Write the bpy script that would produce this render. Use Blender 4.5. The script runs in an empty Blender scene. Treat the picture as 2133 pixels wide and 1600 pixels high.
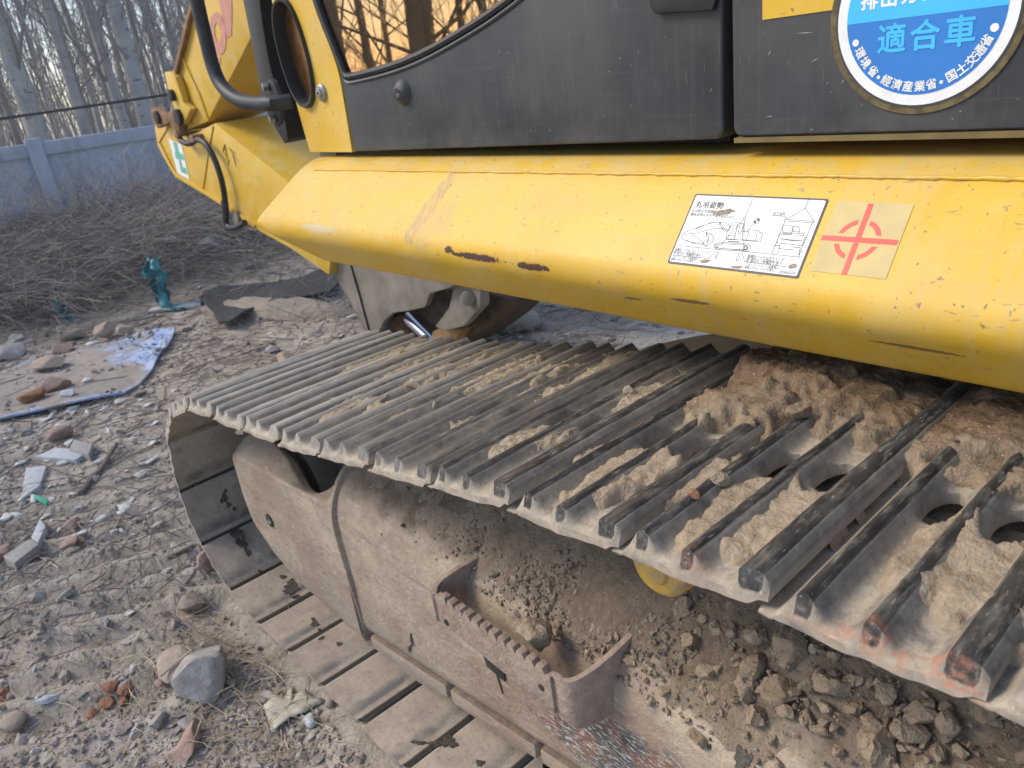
import bpy, bmesh, math, random
import numpy as np
from mathutils import Vector, Matrix
from mathutils.bvhtree import BVHTree

random.seed(7)
RNG = np.random.default_rng(7)
SC = bpy.context.scene
COL = SC.collection
H = 1.49                                   # eye height of the camera above the ground

# ------------------------------------------------------------------ camera, sky, sun, exposure
FPX, CX, CY = 1620.0, 1066.5, 800.0
RW = Matrix(((0.66612083, 0.20781732, -0.7163065),
             (0.73509815, -0.34536833, 0.58339645),
             (-0.12614969, -0.91516811, -0.38282317)))   # image axes (right, down, forward) -> world
cam_d = bpy.data.cameras.new('camera')
cam = bpy.data.objects.new('camera', cam_d)
COL.objects.link(cam)
cam_d.sensor_fit = 'HORIZONTAL'
cam_d.sensor_width = 36.0
cam_d.lens = FPX / 2133.0 * 36.0
cam_d.clip_start = 0.02
cam_d.clip_end = 2000
r_, u_, b_ = RW.col[0], -RW.col[1], -RW.col[2]
mw = Matrix((r_, u_, b_)).transposed().to_4x4()
mw.translation = (0, 0, H)
cam.matrix_world = mw
cam_d.dof.use_dof = True
cam_d.dof.focus_distance = 1.15
cam_d.dof.aperture_fstop = 9.5
SC.camera = cam

SUN_EL, SUN_AZ = math.radians(42.0), math.radians(-138.0)   # low sun beyond the trees behind the camera
world = bpy.data.worlds.new('World')
SC.world = world
world.use_nodes = True
wn = world.node_tree
bg = wn.nodes['Background']
sky = wn.nodes.new('ShaderNodeTexSky')
sky.sky_type = 'NISHITA'
sky.sun_disc = False
sky.sun_elevation = SUN_EL
sky.sun_rotation = math.pi / 2 - SUN_AZ
sky.dust_density = 1.2
sky.ozone_density = 1.0
wn.links.new(sky.outputs['Color'], bg.inputs['Color'])
bg.inputs['Strength'].default_value = 0.105
sun_d = bpy.data.lights.new('sun', 'SUN')
sun_d.energy = 1.5
sun_d.angle = math.radians(24)
sun_d.color = (1.0, 0.87, 0.70)
sun = bpy.data.objects.new('sun', sun_d)
COL.objects.link(sun)
sdir = Vector((math.cos(SUN_EL) * math.cos(SUN_AZ), math.cos(SUN_EL) * math.sin(SUN_AZ), math.sin(SUN_EL)))
sun.rotation_euler = sdir.to_track_quat('Z', 'Y').to_euler()
SC.view_settings.view_transform = 'Standard'
SC.view_settings.look = 'None'
SC.view_settings.gamma = 1.0
SC.view_settings.use_curve_mapping = False
SC.view_settings.exposure = 1.30

# ------------------------------------------------------------------ small maths
def ray(px, py): return RW @ Vector((px - CX, py - CY, FPX))
def atY(px, py, Y):
    r = ray(px, py); r = r * (Y / r.y); return Vector((r.x, r.y, r.z + H))
def atX(px, py, X):
    r = ray(px, py); r = r * (X / r.x); return Vector((r.x, r.y, r.z + H))
def atZ(px, py, z):
    r = ray(px, py); r = r * ((z - H) / r.z); return Vector((r.x, r.y, z))
def atR(px, py, D):
    r = ray(px, py); r = r * (D / math.hypot(r.x, r.y)); return Vector((r.x, r.y, r.z + H))
def sstep(a, b, x):
    t = np.clip((np.asarray(x, float) - a) / (b - a), 0, 1); return t * t * (3 - 2 * t)
_perm = np.random.default_rng(3).random((256, 256))
def vnoise(x, y, s=1.0, o=0.0):
    x = np.asarray(x, float) * s + o; y = np.asarray(y, float) * s + o * 1.7
    xi = np.floor(x).astype(int); yi = np.floor(y).astype(int)
    fx = x - xi; fy = y - yi
    fx = fx * fx * (3 - 2 * fx); fy = fy * fy * (3 - 2 * fy)
    a = _perm[xi & 255, yi & 255]; b = _perm[(xi + 1) & 255, yi & 255]
    c = _perm[xi & 255, (yi + 1) & 255]; d = _perm[(xi + 1) & 255, (yi + 1) & 255]
    return (a * (1 - fx) + b * fx) * (1 - fy) + (c * (1 - fx) + d * fx) * fy
def fbm(x, y, s=1.0, oct=4, o=0.0, gain=0.5):
    t = 0; amp = 1; n = 0
    for k in range(oct):
        t = t + amp * (vnoise(x, y, s * 2 ** k, o + 13.7 * k) - 0.5); n += amp; amp *= gain
    return t / n * 2            # about -1..1
def crom(pts, n):
    P = [Vector(p) for p in pts]; P = [P[0] * 2 - P[1]] + P + [P[-1] * 2 - P[-2]]
    out = []
    for i in range(1, len(P) - 2):
        a, b, c, d = P[i - 1], P[i], P[i + 1], P[i + 2]
        for k in range(n):
            t = k / n
            out.append(0.5 * ((2 * b) + (c - a) * t + (2 * a - 5 * b + 4 * c - d) * t * t + (3 * b - a - 3 * c + d) * t ** 3))
    out.append(P[-2]); return out

# ------------------------------------------------------------------ mesh helpers
def raw_mesh(name, V, F, mat=None, smooth=False, sharp=None):
    me = bpy.data.meshes.new(name)
    V = np.asarray(V, dtype=np.float32).reshape(-1, 3)
    if isinstance(F, np.ndarray):
        k = F.shape[1]; tot = np.full(len(F), k, np.int32); flat = F.astype(np.int32).ravel()
    else:
        tot = np.array([len(f) for f in F], np.int32); flat = np.array([i for f in F for i in f], np.int32)
    me.vertices.add(len(V)); me.vertices.foreach_set('co', V.ravel())
    me.loops.add(len(flat)); me.loops.foreach_set('vertex_index', flat)
    me.polygons.add(len(tot))
    st = np.zeros(len(tot), np.int32); st[1:] = np.cumsum(tot)[:-1]
    me.polygons.foreach_set('loop_start', st); me.polygons.foreach_set('loop_total', tot)
    me.polygons.foreach_set('use_smooth', np.full(len(tot), bool(smooth)))
    me.update(calc_edges=True); me.validate()
    if smooth and sharp: me.set_sharp_from_angle(angle=math.radians(sharp))
    if mat: me.materials.append(mat)
    return me
def put(name, me, parent=None, loc=None):
    o = bpy.data.objects.new(name, me); COL.objects.link(o)
    if parent is not None:
        o.parent = parent
        o.matrix_parent_inverse = ROOTINV.get(parent.name, Matrix.Identity(4))
    if loc is not None: o.location = loc
    return o
ROOTINV = {}
def thing(name, label, cat, loc, group=None):
    o = bpy.data.objects.new(name, None); COL.objects.link(o); o.location = loc
    o.empty_display_size = 0.1
    o['label'] = label; o['category'] = cat
    if group: o['group'] = group
    ROOTINV[o.name] = Matrix.Translation(Vector(loc)).inverted()
    return o
def tag(o, label, cat, group=None):
    o['label'] = label; o['category'] = cat
    if group: o['group'] = group
    return o
def kind(o, k): o['kind'] = k; return o

class MB:
    def __init__(s): s.v = []; s.f = []
    def add(s, V, F):
        n = len(s.v); s.v += [tuple(v) for v in V]; s.f += [tuple(i + n for i in f) for f in F]
    def box(s, lo, hi):
        x0, y0, z0 = lo; x1, y1, z1 = hi
        s.add([(x0,y0,z0),(x1,y0,z0),(x1,y1,z0),(x0,y1,z0),(x0,y0,z1),(x1,y0,z1),(x1,y1,z1),(x0,y1,z1)],
              [(0,3,2,1),(4,5,6,7),(0,1,5,4),(1,2,6,5),(2,3,7,6),(3,0,4,7)])
    def prism(s, poly, d):
        """poly: list of Vectors (planar), d: extrusion Vector"""
        n = len(poly); d = Vector(d)
        s.add([Vector(p) for p in poly] + [Vector(p) + d for p in poly],
              [tuple(range(n)), tuple(range(2 * n - 1, n - 1, -1))] + [(i, i + n, (i + 1) % n + n, (i + 1) % n) for i in range(n)])
    def tube(s, pts, r, n=8, cap=True):
        pts = [Vector(p) for p in pts]; m = len(pts)
        rr = r if hasattr(r, '__len__') else [r] * m
        prev = None; base = len(s.v)
        for i, p in enumerate(pts):
            t = (pts[min(i + 1, m - 1)] - pts[max(i - 1, 0)]).normalized()
            if prev is None:
                a = Vector((0, 0, 1)) if abs(t.z) < 0.9 else Vector((1, 0, 0)); u = t.cross(a).normalized()
            else:
                u = (prev - t * prev.dot(t)).normalized()
            prev = u; w = t.cross(u)
            for k in range(n):
                an = 2 * math.pi * k / n
                s.v.append(tuple(p + (u * math.cos(an) + w * math.sin(an)) * rr[i]))
        for i in range(m - 1):
            for k in range(n):
                a = base + i * n + k; b = base + i * n + (k + 1) % n
                s.f.append((a, b, b + n, a + n))
        if cap:
            s.f.append(tuple(base + k for k in range(n - 1, -1, -1)))
            s.f.append(tuple(base + (m - 1) * n + k for k in range(n)))
    def cyl(s, c0, c1, r, n=24): s.tube([c0, c1], r, n)
    def build(s, name, mat, parent=None, bevel=0, seg=2, smooth=True, sharp=35, loc=None):
        me = raw_mesh(name, s.v, s.f, mat)
        if bevel or True:
            bm = bmesh.new(); bm.from_mesh(me)
            bmesh.ops.recalc_face_normals(bm, faces=bm.faces)
            if bevel:
                es = [e for e in bm.edges if len(e.link_faces) == 2 and e.calc_face_angle(0) > math.radians(28)]
                bmesh.ops.bevel(bm, geom=es, offset=bevel, segments=seg, profile=0.6, affect='EDGES', clamp_overlap=True)
            bm.to_mesh(me); bm.free()
        if smooth:
            me.polygons.foreach_set('use_smooth', np.ones(len(me.polygons), bool)); me.set_sharp_from_angle(angle=math.radians(sharp))
        return put(name, me, parent, loc)

def grid_faces(nu, nv, wrapv=False):
    i = np.arange(nu - 1)[:, None]; j = np.arange(nv if wrapv else nv - 1)[None, :]
    a = i * nv + j; b = i * nv + (j + 1) % nv
    return np.stack([a, b, b + nv, a + nv], -1).reshape(-1, 4)

# ------------------------------------------------------------------ material helpers
class NT:
    def __init__(s, name):
        s.m = bpy.data.materials.new(name); s.m.use_nodes = True
        s.t = s.m.node_tree; s.b = s.t.nodes['Principled BSDF']
    def n(s, typ, **kw):
        nd = s.t.nodes.new(typ)
        for k, v in kw.items(): setattr(nd, k, v)
        return nd
    def l(s, a, b): s.t.links.new(a, b)
    def val(s, sock, v):
        if hasattr(v, 'is_output'): s.l(v, sock)
        elif isinstance(v, (tuple, list)) and len(v) == 3 and sock.type == 'RGBA': sock.default_value = (*v, 1)
        else: sock.default_value = v
    def pos(s): return s.n('ShaderNodeNewGeometry').outputs['Position']
    def obj(s): return s.n('ShaderNodeTexCoord').outputs['Object']
    def rnd(s): return s.n('ShaderNodeObjectInfo').outputs['Random']
    def map(s, v, sc=(1, 1, 1), rot=(0, 0, 0), loc=(0, 0, 0)):
        m = s.n('ShaderNodeMapping'); s.l(v, m.inputs['Vector'])
        m.inputs['Scale'].default_value = sc; m.inputs['Rotation'].default_value = rot; m.inputs['Location'].default_value = loc
        return m.outputs[0]
    def noise(s, v, sc, det=4, rough=0.55, dist=0.0):
        n = s.n('ShaderNodeTexNoise'); s.l(v, n.inputs['Vector'])
        n.inputs['Scale'].default_value = sc; n.inputs['Detail'].default_value = det
        n.inputs['Roughness'].default_value = rough; n.inputs['Distortion'].default_value = dist
        return n.outputs['Fac']
    def voro(s, v, sc, feat='F1', out='Distance', rand=1.0):
        n = s.n('ShaderNodeTexVoronoi', feature=feat); s.l(v, n.inputs['Vector']); n.inputs['Scale'].default_value = sc
        n.inputs['Randomness'].default_value = rand
        return n.outputs[out]
    def ramp(s, f, stops, interp='LINEAR'):
        r = s.n('ShaderNodeValToRGB'); r.color_ramp.interpolation = interp; s.l(f, r.inputs['Fac'])
        el = r.color_ramp.elements
        while len(el) < len(stops): el.new(0.5)
        for e, (p, c) in zip(el, stops):
            e.position = p; e.color = (c, c, c, 1) if not hasattr(c, '__len__') else (*c, 1)
        return r.outputs['Color']
    def mix(s, f, a, b, mode='MIX'):
        m = s.n('ShaderNodeMix', data_type='RGBA', blend_type=mode)
        s.val(m.inputs[0], f); s.val(m.inputs[6], a); s.val(m.inputs[7], b)
        return m.outputs[2]
    def math(s, op, a, b=0.0, c=0.0, clamp=False):
        m = s.n('ShaderNodeMath', operation=op, use_clamp=clamp)
        s.val(m.inputs[0], a); s.val(m.inputs[1], b)
        if op in ('MULTIPLY_ADD', 'SMOOTH_MIN'): s.val(m.inputs[2], c)
        return m.outputs[0]
    def mr(s, v, a, b, c=0.0, d=1.0, smooth=False):
        m = s.n('ShaderNodeMapRange', clamp=True)
        if smooth: m.interpolation_type = 'SMOOTHSTEP'
        s.val(m.inputs[0], v)
        for i, x in enumerate((a, b, c, d)): m.inputs[1 + i].default_value = x
        return m.outputs[0]
    def xyz(s, v):
        m = s.n('ShaderNodeSeparateXYZ'); s.l(v, m.inputs[0]); return m.outputs
    def attr(s, name):
        a = s.n('ShaderNodeAttribute'); a.attribute_name = name; return a.outputs['Fac']
    def bump(s, h, st=0.5, d=0.01):
        b = s.n('ShaderNodeBump'); s.val(b.inputs['Height'], h)
        b.inputs['Strength'].default_value = st; b.inputs['Distance'].default_value = d
        if s.b.inputs['Normal'].links: s.l(s.b.inputs['Normal'].links[0].from_socket, b.inputs['Normal'])
        s.l(b.outputs[0], s.b.inputs['Normal']); return b.outputs[0]
    def set(s, col=None, rough=None, metal=None, spec=None, coat=None):
        if col is not None: s.val(s.b.inputs['Base Color'], col)
        if rough is not None: s.val(s.b.inputs['Roughness'], rough)
        if metal is not None: s.val(s.b.inputs['Metallic'], metal)
        if spec is not None: s.val(s.b.inputs['Specular IOR Level'], spec)
        if coat is not None: s.val(s.b.inputs['Coat Weight'], coat); s.b.inputs['Coat Roughness'].default_value = 0.25
        return s.m

def ellipse_mask(t, P, cx, cz, rx, rz, shear=0.0, nscale=60, namp=0.5, soft=0.25):
    """mask of a stain with its own ragged outline, in the X-Z plane of the panel"""
    q = t.xyz(P)
    dx = t.math('SUBTRACT', q[0], cx); dz = t.math('SUBTRACT', q[2], cz)
    dx = t.math('SUBTRACT', dx, t.math('MULTIPLY', dz, shear))
    a = t.math('POWER', t.math('ABSOLUTE', t.math('DIVIDE', dx, rx)), 2.0)
    b = t.math('POWER', t.math('ABSOLUTE', t.math('DIVIDE', dz, rz)), 2.0)
    d = t.math('ADD', a, b)
    n = t.math('MULTIPLY', t.math('SUBTRACT', t.noise(P, nscale, 5, 0.7), 0.5), namp * 4)
    return t.mr(t.math('ADD', d, n), 1.0, 1.0 - soft, 0, 1)

def mat_yellow(name, deck=False, dull=0.0):
    t = NT(name); P = t.pos()
    base = (0.64, 0.40, 0.032)
    n1 = t.noise(P, 2.3, 5); col = t.mix(t.mr(n1, 0.35, 0.7), base, (0.56, 0.34, 0.026))
    dust = t.mr(t.noise(t.map(P, (1, 1, 1)), 9, 6, 0.65), 0.45, 0.80, 0.0, 0.5 + dull)
    col = t.mix(dust, col, (0.62, 0.52, 0.28))
    # flung specks and short scratches
    sp = t.noise(t.map(P, (38, 38, 160), (0.3, 0.5, 0.4)), 1.0, 3, 0.6)
    col = t.mix(t.mr(sp, 0.66, 0.70, 0, 0.7), col, (0.26, 0.17, 0.10))
    sp2 = t.noise(t.map(P, (150, 150, 55), (0.2, 0.9, 0.0)), 1.0, 2, 0.5)
    col = t.mix(t.mr(sp2, 0.69, 0.72, 0, 0.8), col, (0.20, 0.12, 0.08))
    v = t.voro(P, 46); k = t.noise(P, 14, 2)
    col = t.mix(t.math('MULTIPLY', t.mr(v, 0.10, 0.05), t.mr(k, 0.52, 0.6)), col, (0.24, 0.14, 0.07))
    if deck:
        runs = t.noise(t.map(P, (75, 3, 3)), 1, 4, .6); rm = t.noise(P, 4, 4)
        col = t.mix(t.math('MULTIPLY', t.mr(runs, .50, .72, 0, .55), t.mr(rm, .42, .62)), col, (0.50, 0.38, 0.16))
        gr = t.noise(t.map(P, (3, 24, 24)), 1, 5, .65)
        col = t.mix(t.mr(gr, .52, .74, 0, .45), col, (0.48, 0.345, 0.12))
        topd = t.mr(t.xyz(P)[2], H - .215, H - .185); col = t.mix(t.math('MULTIPLY', topd, t.mr(t.noise(P, 22, 5, .7), .42, .66, 0, .6)), col, (0.50, 0.40, 0.20))
        smear = ellipse_mask(t, P, -1.372, H - 0.27, 0.026, 0.07, 0.5, 45, 0.6)
        st = t.noise(t.map(P, (160, 30, 30), (0, 0.5, 0)), 1, 3)
        col = t.mix(t.math('MULTIPLY', smear, t.mr(st, 0.35, 0.6, 0.10, 0.75)), col, (0.33, 0.22, 0.14))
        smear2 = ellipse_mask(t, P, -1.33, H - 0.30, 0.045, 0.05, 0.6, 60, 0.9)
        col = t.mix(t.math('MULTIPLY', smear2, 0.30), col, (0.40, 0.27, 0.14))
        scuff = ellipse_mask(t, P, -1.80, H - 0.327, 0.085, 0.009, 0, 70, 0.7)
        col = t.mix(t.math('MULTIPLY', scuff, 0.45), col, (0.46, 0.47, 0.45))
        for cx, rx, cz in ((-1.165, 0.075, -0.3415), (-1.012, 0.045, -0.3445), (-1.255, 0.013, -0.335)):
            ch = ellipse_mask(t, P, cx, H + cz, rx, 0.0065, 0, 90, 1.1, 0.08)
            rim = ellipse_mask(t, P, cx, H + cz, rx * 1.06, 0.0105, 0, 120, 0.5, 0.5)
            col = t.mix(t.math('MULTIPLY', rim, 0.5), col, (0.32, 0.15, 0.05))
            col = t.mix(ch, col, (0.075, 0.04, 0.028))
        for cx, cz, rx, rz in ((-0.68, -0.365, 0.035, 0.004), (-0.36, -0.385, 0.06, 0.003), (-0.80, -0.38, 0.02, 0.003)):
            col = t.mix(t.math('MULTIPLY', ellipse_mask(t, P, cx, H + cz, rx, rz, 2.0, 160, 0.7), 0.85), col, (0.16, 0.08, 0.04))
        sc = t.noise(t.map(P, (12, 12, 420), (0, -0.55, 0)), 1, 2)
        col = t.mix(t.mr(sc, 0.73, 0.76, 0, 0.35), col, (0.75, 0.6, 0.2))
    t.bump(t.noise(P, 420, 3), 0.05, 0.002)
    t.bump(t.noise(P, 16, 3), 0.10, 0.01)
    t.bump(t.noise(P, 4.5, 2), 0.25, 0.02)
    return t.set(col, t.mr(dust, 0, 0.6, 0.46, 0.78), spec=0.45)

def mat_panel(name):
    t = NT(name); P = t.pos()
    col = t.mix(t.mr(t.noise(P, 7, 5), 0.35, 0.7), (0.024, 0.027, 0.034), (0.040, 0.044, 0.053))
    sm = t.noise(t.map(P, (90, 90, 6)), 1, 4, 0.6)
    col = t.mix(t.mr(sm, 0.48, 0.75, 0, 0.35), col, (0.070, 0.074, 0.084))
    hz = t.noise(t.map(P, (5, 5, 120), (0, 0.05, 0)), 1, 4, 0.7)
    col = t.mix(t.mr(hz, 0.55, 0.78, 0, 0.35), col, (0.085, 0.085, 0.088))
    for i, (a, s) in enumerate(((0.62, 26), (-0.35, 40), (1.1, 34))):
        sc = t.noise(t.map(P, (s * 14, s * 14, s * 0.5), (0, a, 0), (i * 3.1, 0, 0)), 1, 1, 0.4)
        col = t.mix(t.mr(sc, 0.77, 0.81, 0, 0.3), col, (0.30, 0.29, 0.27))
    v = t.voro(P, 70)
    col = t.mix(t.math('MULTIPLY', t.mr(v, 0.09, 0.05), t.mr(t.noise(P, 11, 2), 0.53, 0.6)), col, (0.30, 0.29, 0.27))
    edge = t.mr(t.xyz(P)[2], H - 0.165, H - 0.12, 1, 0)
    col = t.mix(t.mr(t.noise(P, 3.0, 5, .6), .44, .68, 0, .6), col, (0.092, 0.085, 0.080))
    col = t.mix(t.math('MULTIPLY', edge, t.mr(t.noise(P, 30, 5), 0.4, 0.7, 0, 0.5)), col, (0.12, 0.11, 0.09))
    t.bump(t.noise(P, 600, 2), 0.12, 0.001)
    t.bump(t.noise(P, 9, 3), 0.10, 0.01)
    return t.set(col, t.mr(t.noise(P, 12, 5), 0.3, 0.7, 0.42, 0.62), spec=0.5)

def mat_shoe(name):
    t = NT(name); P = t.pos()
    w = t.attr('wear'); side = t.attr('flank'); inner = t.attr('inner')
    q = t.xyz(P)
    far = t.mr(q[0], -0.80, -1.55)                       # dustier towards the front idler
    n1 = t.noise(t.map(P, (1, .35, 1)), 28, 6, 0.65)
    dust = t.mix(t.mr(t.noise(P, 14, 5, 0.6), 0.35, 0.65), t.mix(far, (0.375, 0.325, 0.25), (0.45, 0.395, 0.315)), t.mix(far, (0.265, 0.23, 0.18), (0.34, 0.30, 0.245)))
    dust = t.mix(t.mr(t.noise(P, 60, 5, 0.7), 0.45, 0.65, 0, 0.6), dust, (0.42, 0.385, 0.325))
    dust = t.mix(t.mr(t.noise(P, 8, 4), 0.52, 0.70, 0, 0.55), dust, (0.30, 0.205, 0.135))
    dust = t.mix(t.mr(t.noise(P, 130, 4, .7), .50, .66, 0, 0.6), dust, (0.21, 0.175, 0.14))
    dust = t.mix(t.mr(t.noise(P, 210, 2, .6), .63, .70, 0, .6), dust, (0.50, 0.46, 0.39))
    dust = t.mix(t.mr(t.noise(P, 33, 5, .7), .56, .70, 0, 0.5), dust, (0.29, 0.235, 0.175))
    # flanks of the bars: dusty dark steel, darkened further to carry the shade on their sides
    fl = t.math('MULTIPLY', side, t.mr(n1, 0.32, 0.64, 0.20, 0.85))
    col = t.mix(fl, dust, t.mix(t.mr(t.noise(P, 50, 4), 0.4, 0.65), (0.105, 0.097, 0.087), (0.19, 0.172, 0.148)))
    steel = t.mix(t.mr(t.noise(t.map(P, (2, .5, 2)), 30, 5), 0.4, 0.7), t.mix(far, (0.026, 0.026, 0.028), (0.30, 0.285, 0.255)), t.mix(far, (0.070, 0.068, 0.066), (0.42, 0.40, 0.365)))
    bare = t.math('ADD', t.math('MULTIPLY', w, 1.2), t.math('MULTIPLY', t.math('SUBTRACT', n1, 0.5), 0.9))
    bare = t.mr(bare, 0.30, 0.58, 0, 1)
    bare = t.math('MULTIPLY', bare, t.mr(t.noise(t.map(P, (1, .22, 1)), 120, 4, .65), 0.32, 0.50, 0.60, 1.0))
    bare = t.math('MULTIPLY', bare, t.math('SUBTRACT', 1.0, inner))
    col = t.mix(bare, col, steel)
    # bluish black rubbed ends in the grooves near the rim
    rub = t.math('MULTIPLY', t.attr('edge'), t.mr(t.noise(P, 19, 5, .65), 0.50, 0.60))
    col = t.mix(t.math('MULTIPLY', rub, t.mr(q[0], -1.2, -0.7, 0, .6)), col, (0.075, 0.078, 0.082))
    st = t.noise(t.map(P, (220, 30, 90), (0, 0, 0.3)), 1, 3, 0.6)
    col = t.mix(t.math('MULTIPLY', t.math('MULTIPLY', w, t.mr(st, 0.61, 0.72)), 0.30), col, (0.42, 0.41, 0.39))
    scl = t.noise(t.map(P, (420, 60, 200), (0, 0, .9)), 1, 2, .5)
    col = t.mix(t.math('MULTIPLY', t.math('MULTIPLY', w, t.mr(scl, .68, .72)), .6), col, (.45, .44, .42))
    red = t.math('MULTIPLY', t.attr('rim'), t.mr(t.noise(P, 7, 5, 0.65), 0.53, 0.62))
    red = t.math('MULTIPLY', t.math('MULTIPLY', red, t.mr(q[0], -0.64, -0.52)), t.mr(t.noise(P, 85, 4, .7), .42, .56))
    col = t.mix(t.math('MULTIPLY', red, 0.8), col, (0.45, 0.175, 0.10))
    red2 = t.mr(t.noise(P, 15, 5, 0.7), 0.69, 0.73, 0, 0.7)
    col = t.mix(t.math('MULTIPLY', red2, t.mr(q[0], -0.75, -0.5)), col, (0.47, 0.16, 0.085))
    # inner faces: brown grey dirt, and the shaded gap painted at the tip
    grime_gap = t.mix(t.mr(t.noise(P, 9, 6, .62), .38, .64), (0.40, 0.335, 0.272), (0.285, 0.24, 0.20))
    grime_gap = t.mix(t.mr(t.noise(P, 75, 4, .7), .52, .68, 0, .55), grime_gap, (0.17, 0.14, 0.115))
    grime_gap = t.mix(t.mr(t.noise(P, 26, 5, .7), .58, .70, 0, .5), grime_gap, (0.47, 0.42, 0.35))
    lu = t.xyz(t.obj())[0]
    band = t.math('MULTIPLY', t.mr(lu, .012, .022), t.mr(lu, .060, .034)); band = t.math('MULTIPLY', band, t.mr(t.noise(P, 12, 5, .65), .36, .58, .15, .85))
    grime_gap = t.mix(band, grime_gap, (0.095, 0.098, 0.102))
    grime_gap = t.mix(t.math('MULTIPLY', t.mr(lu, .166, .174), .6), grime_gap, (0.42, 0.37, 0.31)); grime_gap = t.mix(t.mr(lu, .004, -.002), grime_gap, (0.03, 0.026, 0.022))  # tip end blackened to draw the shade in the gap between shoes
    col = t.mix(inner, col, grime_gap)
    rgh = t.math('SUBTRACT', 1.0, t.math('MULTIPLY', w, .8))
    t.bump(t.math('MULTIPLY', t.noise(P, 150, 5, 0.7), rgh), 0.30, 0.003)
    t.bump(t.math('MULTIPLY', t.noise(P, 38, 4, 0.6), rgh), 0.22, 0.008)
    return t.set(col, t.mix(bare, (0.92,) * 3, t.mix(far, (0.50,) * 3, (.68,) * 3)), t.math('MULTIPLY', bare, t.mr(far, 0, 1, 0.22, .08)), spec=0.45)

def mat_earth(name, cols, sc=1.0, bump=0.5, rough=0.95, rand=0.0, fleck=None):
    t = NT(name); P = t.pos()
    c = t.mix(t.mr(t.noise(P, 13 * sc, 6, 0.6), 0.35, 0.65), cols[0], cols[1])
    c = t.mix(t.mr(t.noise(P, 55 * sc, 5, 0.7), 0.42, 0.66, 0, 0.8), c, cols[2])
    if fleck: c = t.mix(t.mr(t.noise(P, 190 * sc, 2), 0.66, 0.72, 0, 0.8), c, fleck)
    if rand:
        r = t.rnd()
        c = t.mix(t.math('MULTIPLY', r, rand), c, cols[3] if len(cols) > 3 else (0.4, 0.38, 0.35))
    t.bump(t.noise(P, 240 * sc, 4, 0.7), bump * 0.6, 0.004)
    t.bump(t.noise(P, 70 * sc, 5, 0.65), bump, 0.012)
    return t.set(c, rough, spec=0.2)

def mat_frame(name):
    t = NT(name); P = t.pos(); q = t.xyz(P)
    tan = t.mix(t.mr(t.noise(P, 10, 6, 0.6), 0.35, 0.68), (0.44, 0.37, 0.29), (0.335, 0.277, 0.217))
    tan = t.mix(t.mr(t.noise(P, 5, 5, .6), 0.50, 0.68, 0, 0.75), tan, (0.30, 0.20, 0.152))       # rust bloom
    tan = t.mix(t.mr(t.noise(P, 36, 5, .7), 0.50, 0.68, 0, 0.55), tan, (0.215, 0.175, 0.14))
    tan = t.mix(t.mr(t.noise(P, 2.6, 5, .6), 0.46, 0.66, 0, 0.65), tan, (0.27, 0.225, 0.185))
    tan = t.mix(t.mr(t.noise(t.map(P, (6, 6, 30), (0, -.45, 0)), 1, 5, .7), 0.52, 0.68, 0, 0.6), tan, (0.225, 0.178, 0.145))
    low = t.math('ADD', t.mr(q[2], H - 1.12, H - 1.30), t.math('MULTIPLY', t.math('SUBTRACT', t.noise(P, 12, 5), .5), 1.2))
    tan = t.mix(t.mr(low, .4, .8, 0, .5), tan, (0.26, 0.225, 0.185))
    ss_ = t.mr(q[2], H - .93, H - .97); ss2 = t.mr(q[0], -1.2, -.95)
    tan = t.mix(t.math('MULTIPLY', t.math('MULTIPLY', ss_, ss2), t.mr(t.noise(P, 7, 5), .40, .6, 0, .6)), tan, (0.27, 0.17, 0.13))
    scr = t.noise(t.map(P, (28, 28, 150), (0, -0.5, 0)), 1, 4, 0.65)
    tan = t.mix(t.mr(scr, 0.58, 0.70, 0, 0.6), tan, (0.52, 0.46, 0.38))
    # bare bluish-black and white scuffed patch on the flank under the step
    pm = ellipse_mask(t, P, -0.56, H - 1.075, 0.36, 0.10, 0.3, 14, 0.65, 0.5)
    scr2 = t.noise(t.map(P, (60, 60, 190), (0, -0.7, 0)), 1, 4, 0.7)
    patch = t.mix(t.mr(t.noise(P, 13, 5), 0.44, 0.56), (0.075, 0.08, 0.085), (0.21, 0.115, 0.085))
    patch = t.mix(t.mr(scr2, 0.52, 0.60), patch, (0.52, 0.51, 0.48))
    tan = t.mix(t.math('MULTIPLY', pm, 0.9), tan, patch)
    # loose earth lying on the faces that tilt up
    nz = t.xyz(t.n('ShaderNodeNewGeometry').outputs['Normal'])[2]
    soil = t.mix(t.mr(t.noise(P, 35, 6, 0.7), 0.35, 0.65), (0.125, 0.098, 0.074), (0.20, 0.158, 0.12))
    sm = t.math('ADD', t.mr(nz, 0.35, 0.85), t.math('MULTIPLY', t.math('SUBTRACT', t.noise(P, 8, 6, 0.65), 0.5), 1.6))
    sm = t.mr(sm, 0.35, 0.75)
    sm = t.math('MULTIPLY', sm, t.mr(q[0], -1.62, -1.45, 0.25, 1))
    col = t.mix(sm, tan, soil)
    col = t.mix(t.mr(t.noise(P, 120, 3), 0.68, 0.74, 0, 0.7), col, (0.10, 0.08, 0.06))
    col = t.mix(t.mr(t.noise(P, 170, 2), 0.70, 0.75, 0, 0.5), col, (0.45, 0.42, 0.36))
    t.bump(t.noise(P, 260, 4, 0.7), 0.5, 0.004)
    t.bump(t.noise(P, 60, 5, 0.65), 0.6, 0.010)
    return t.set(col, 0.88, spec=0.25)
def t_b(_): return 0.35

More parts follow.
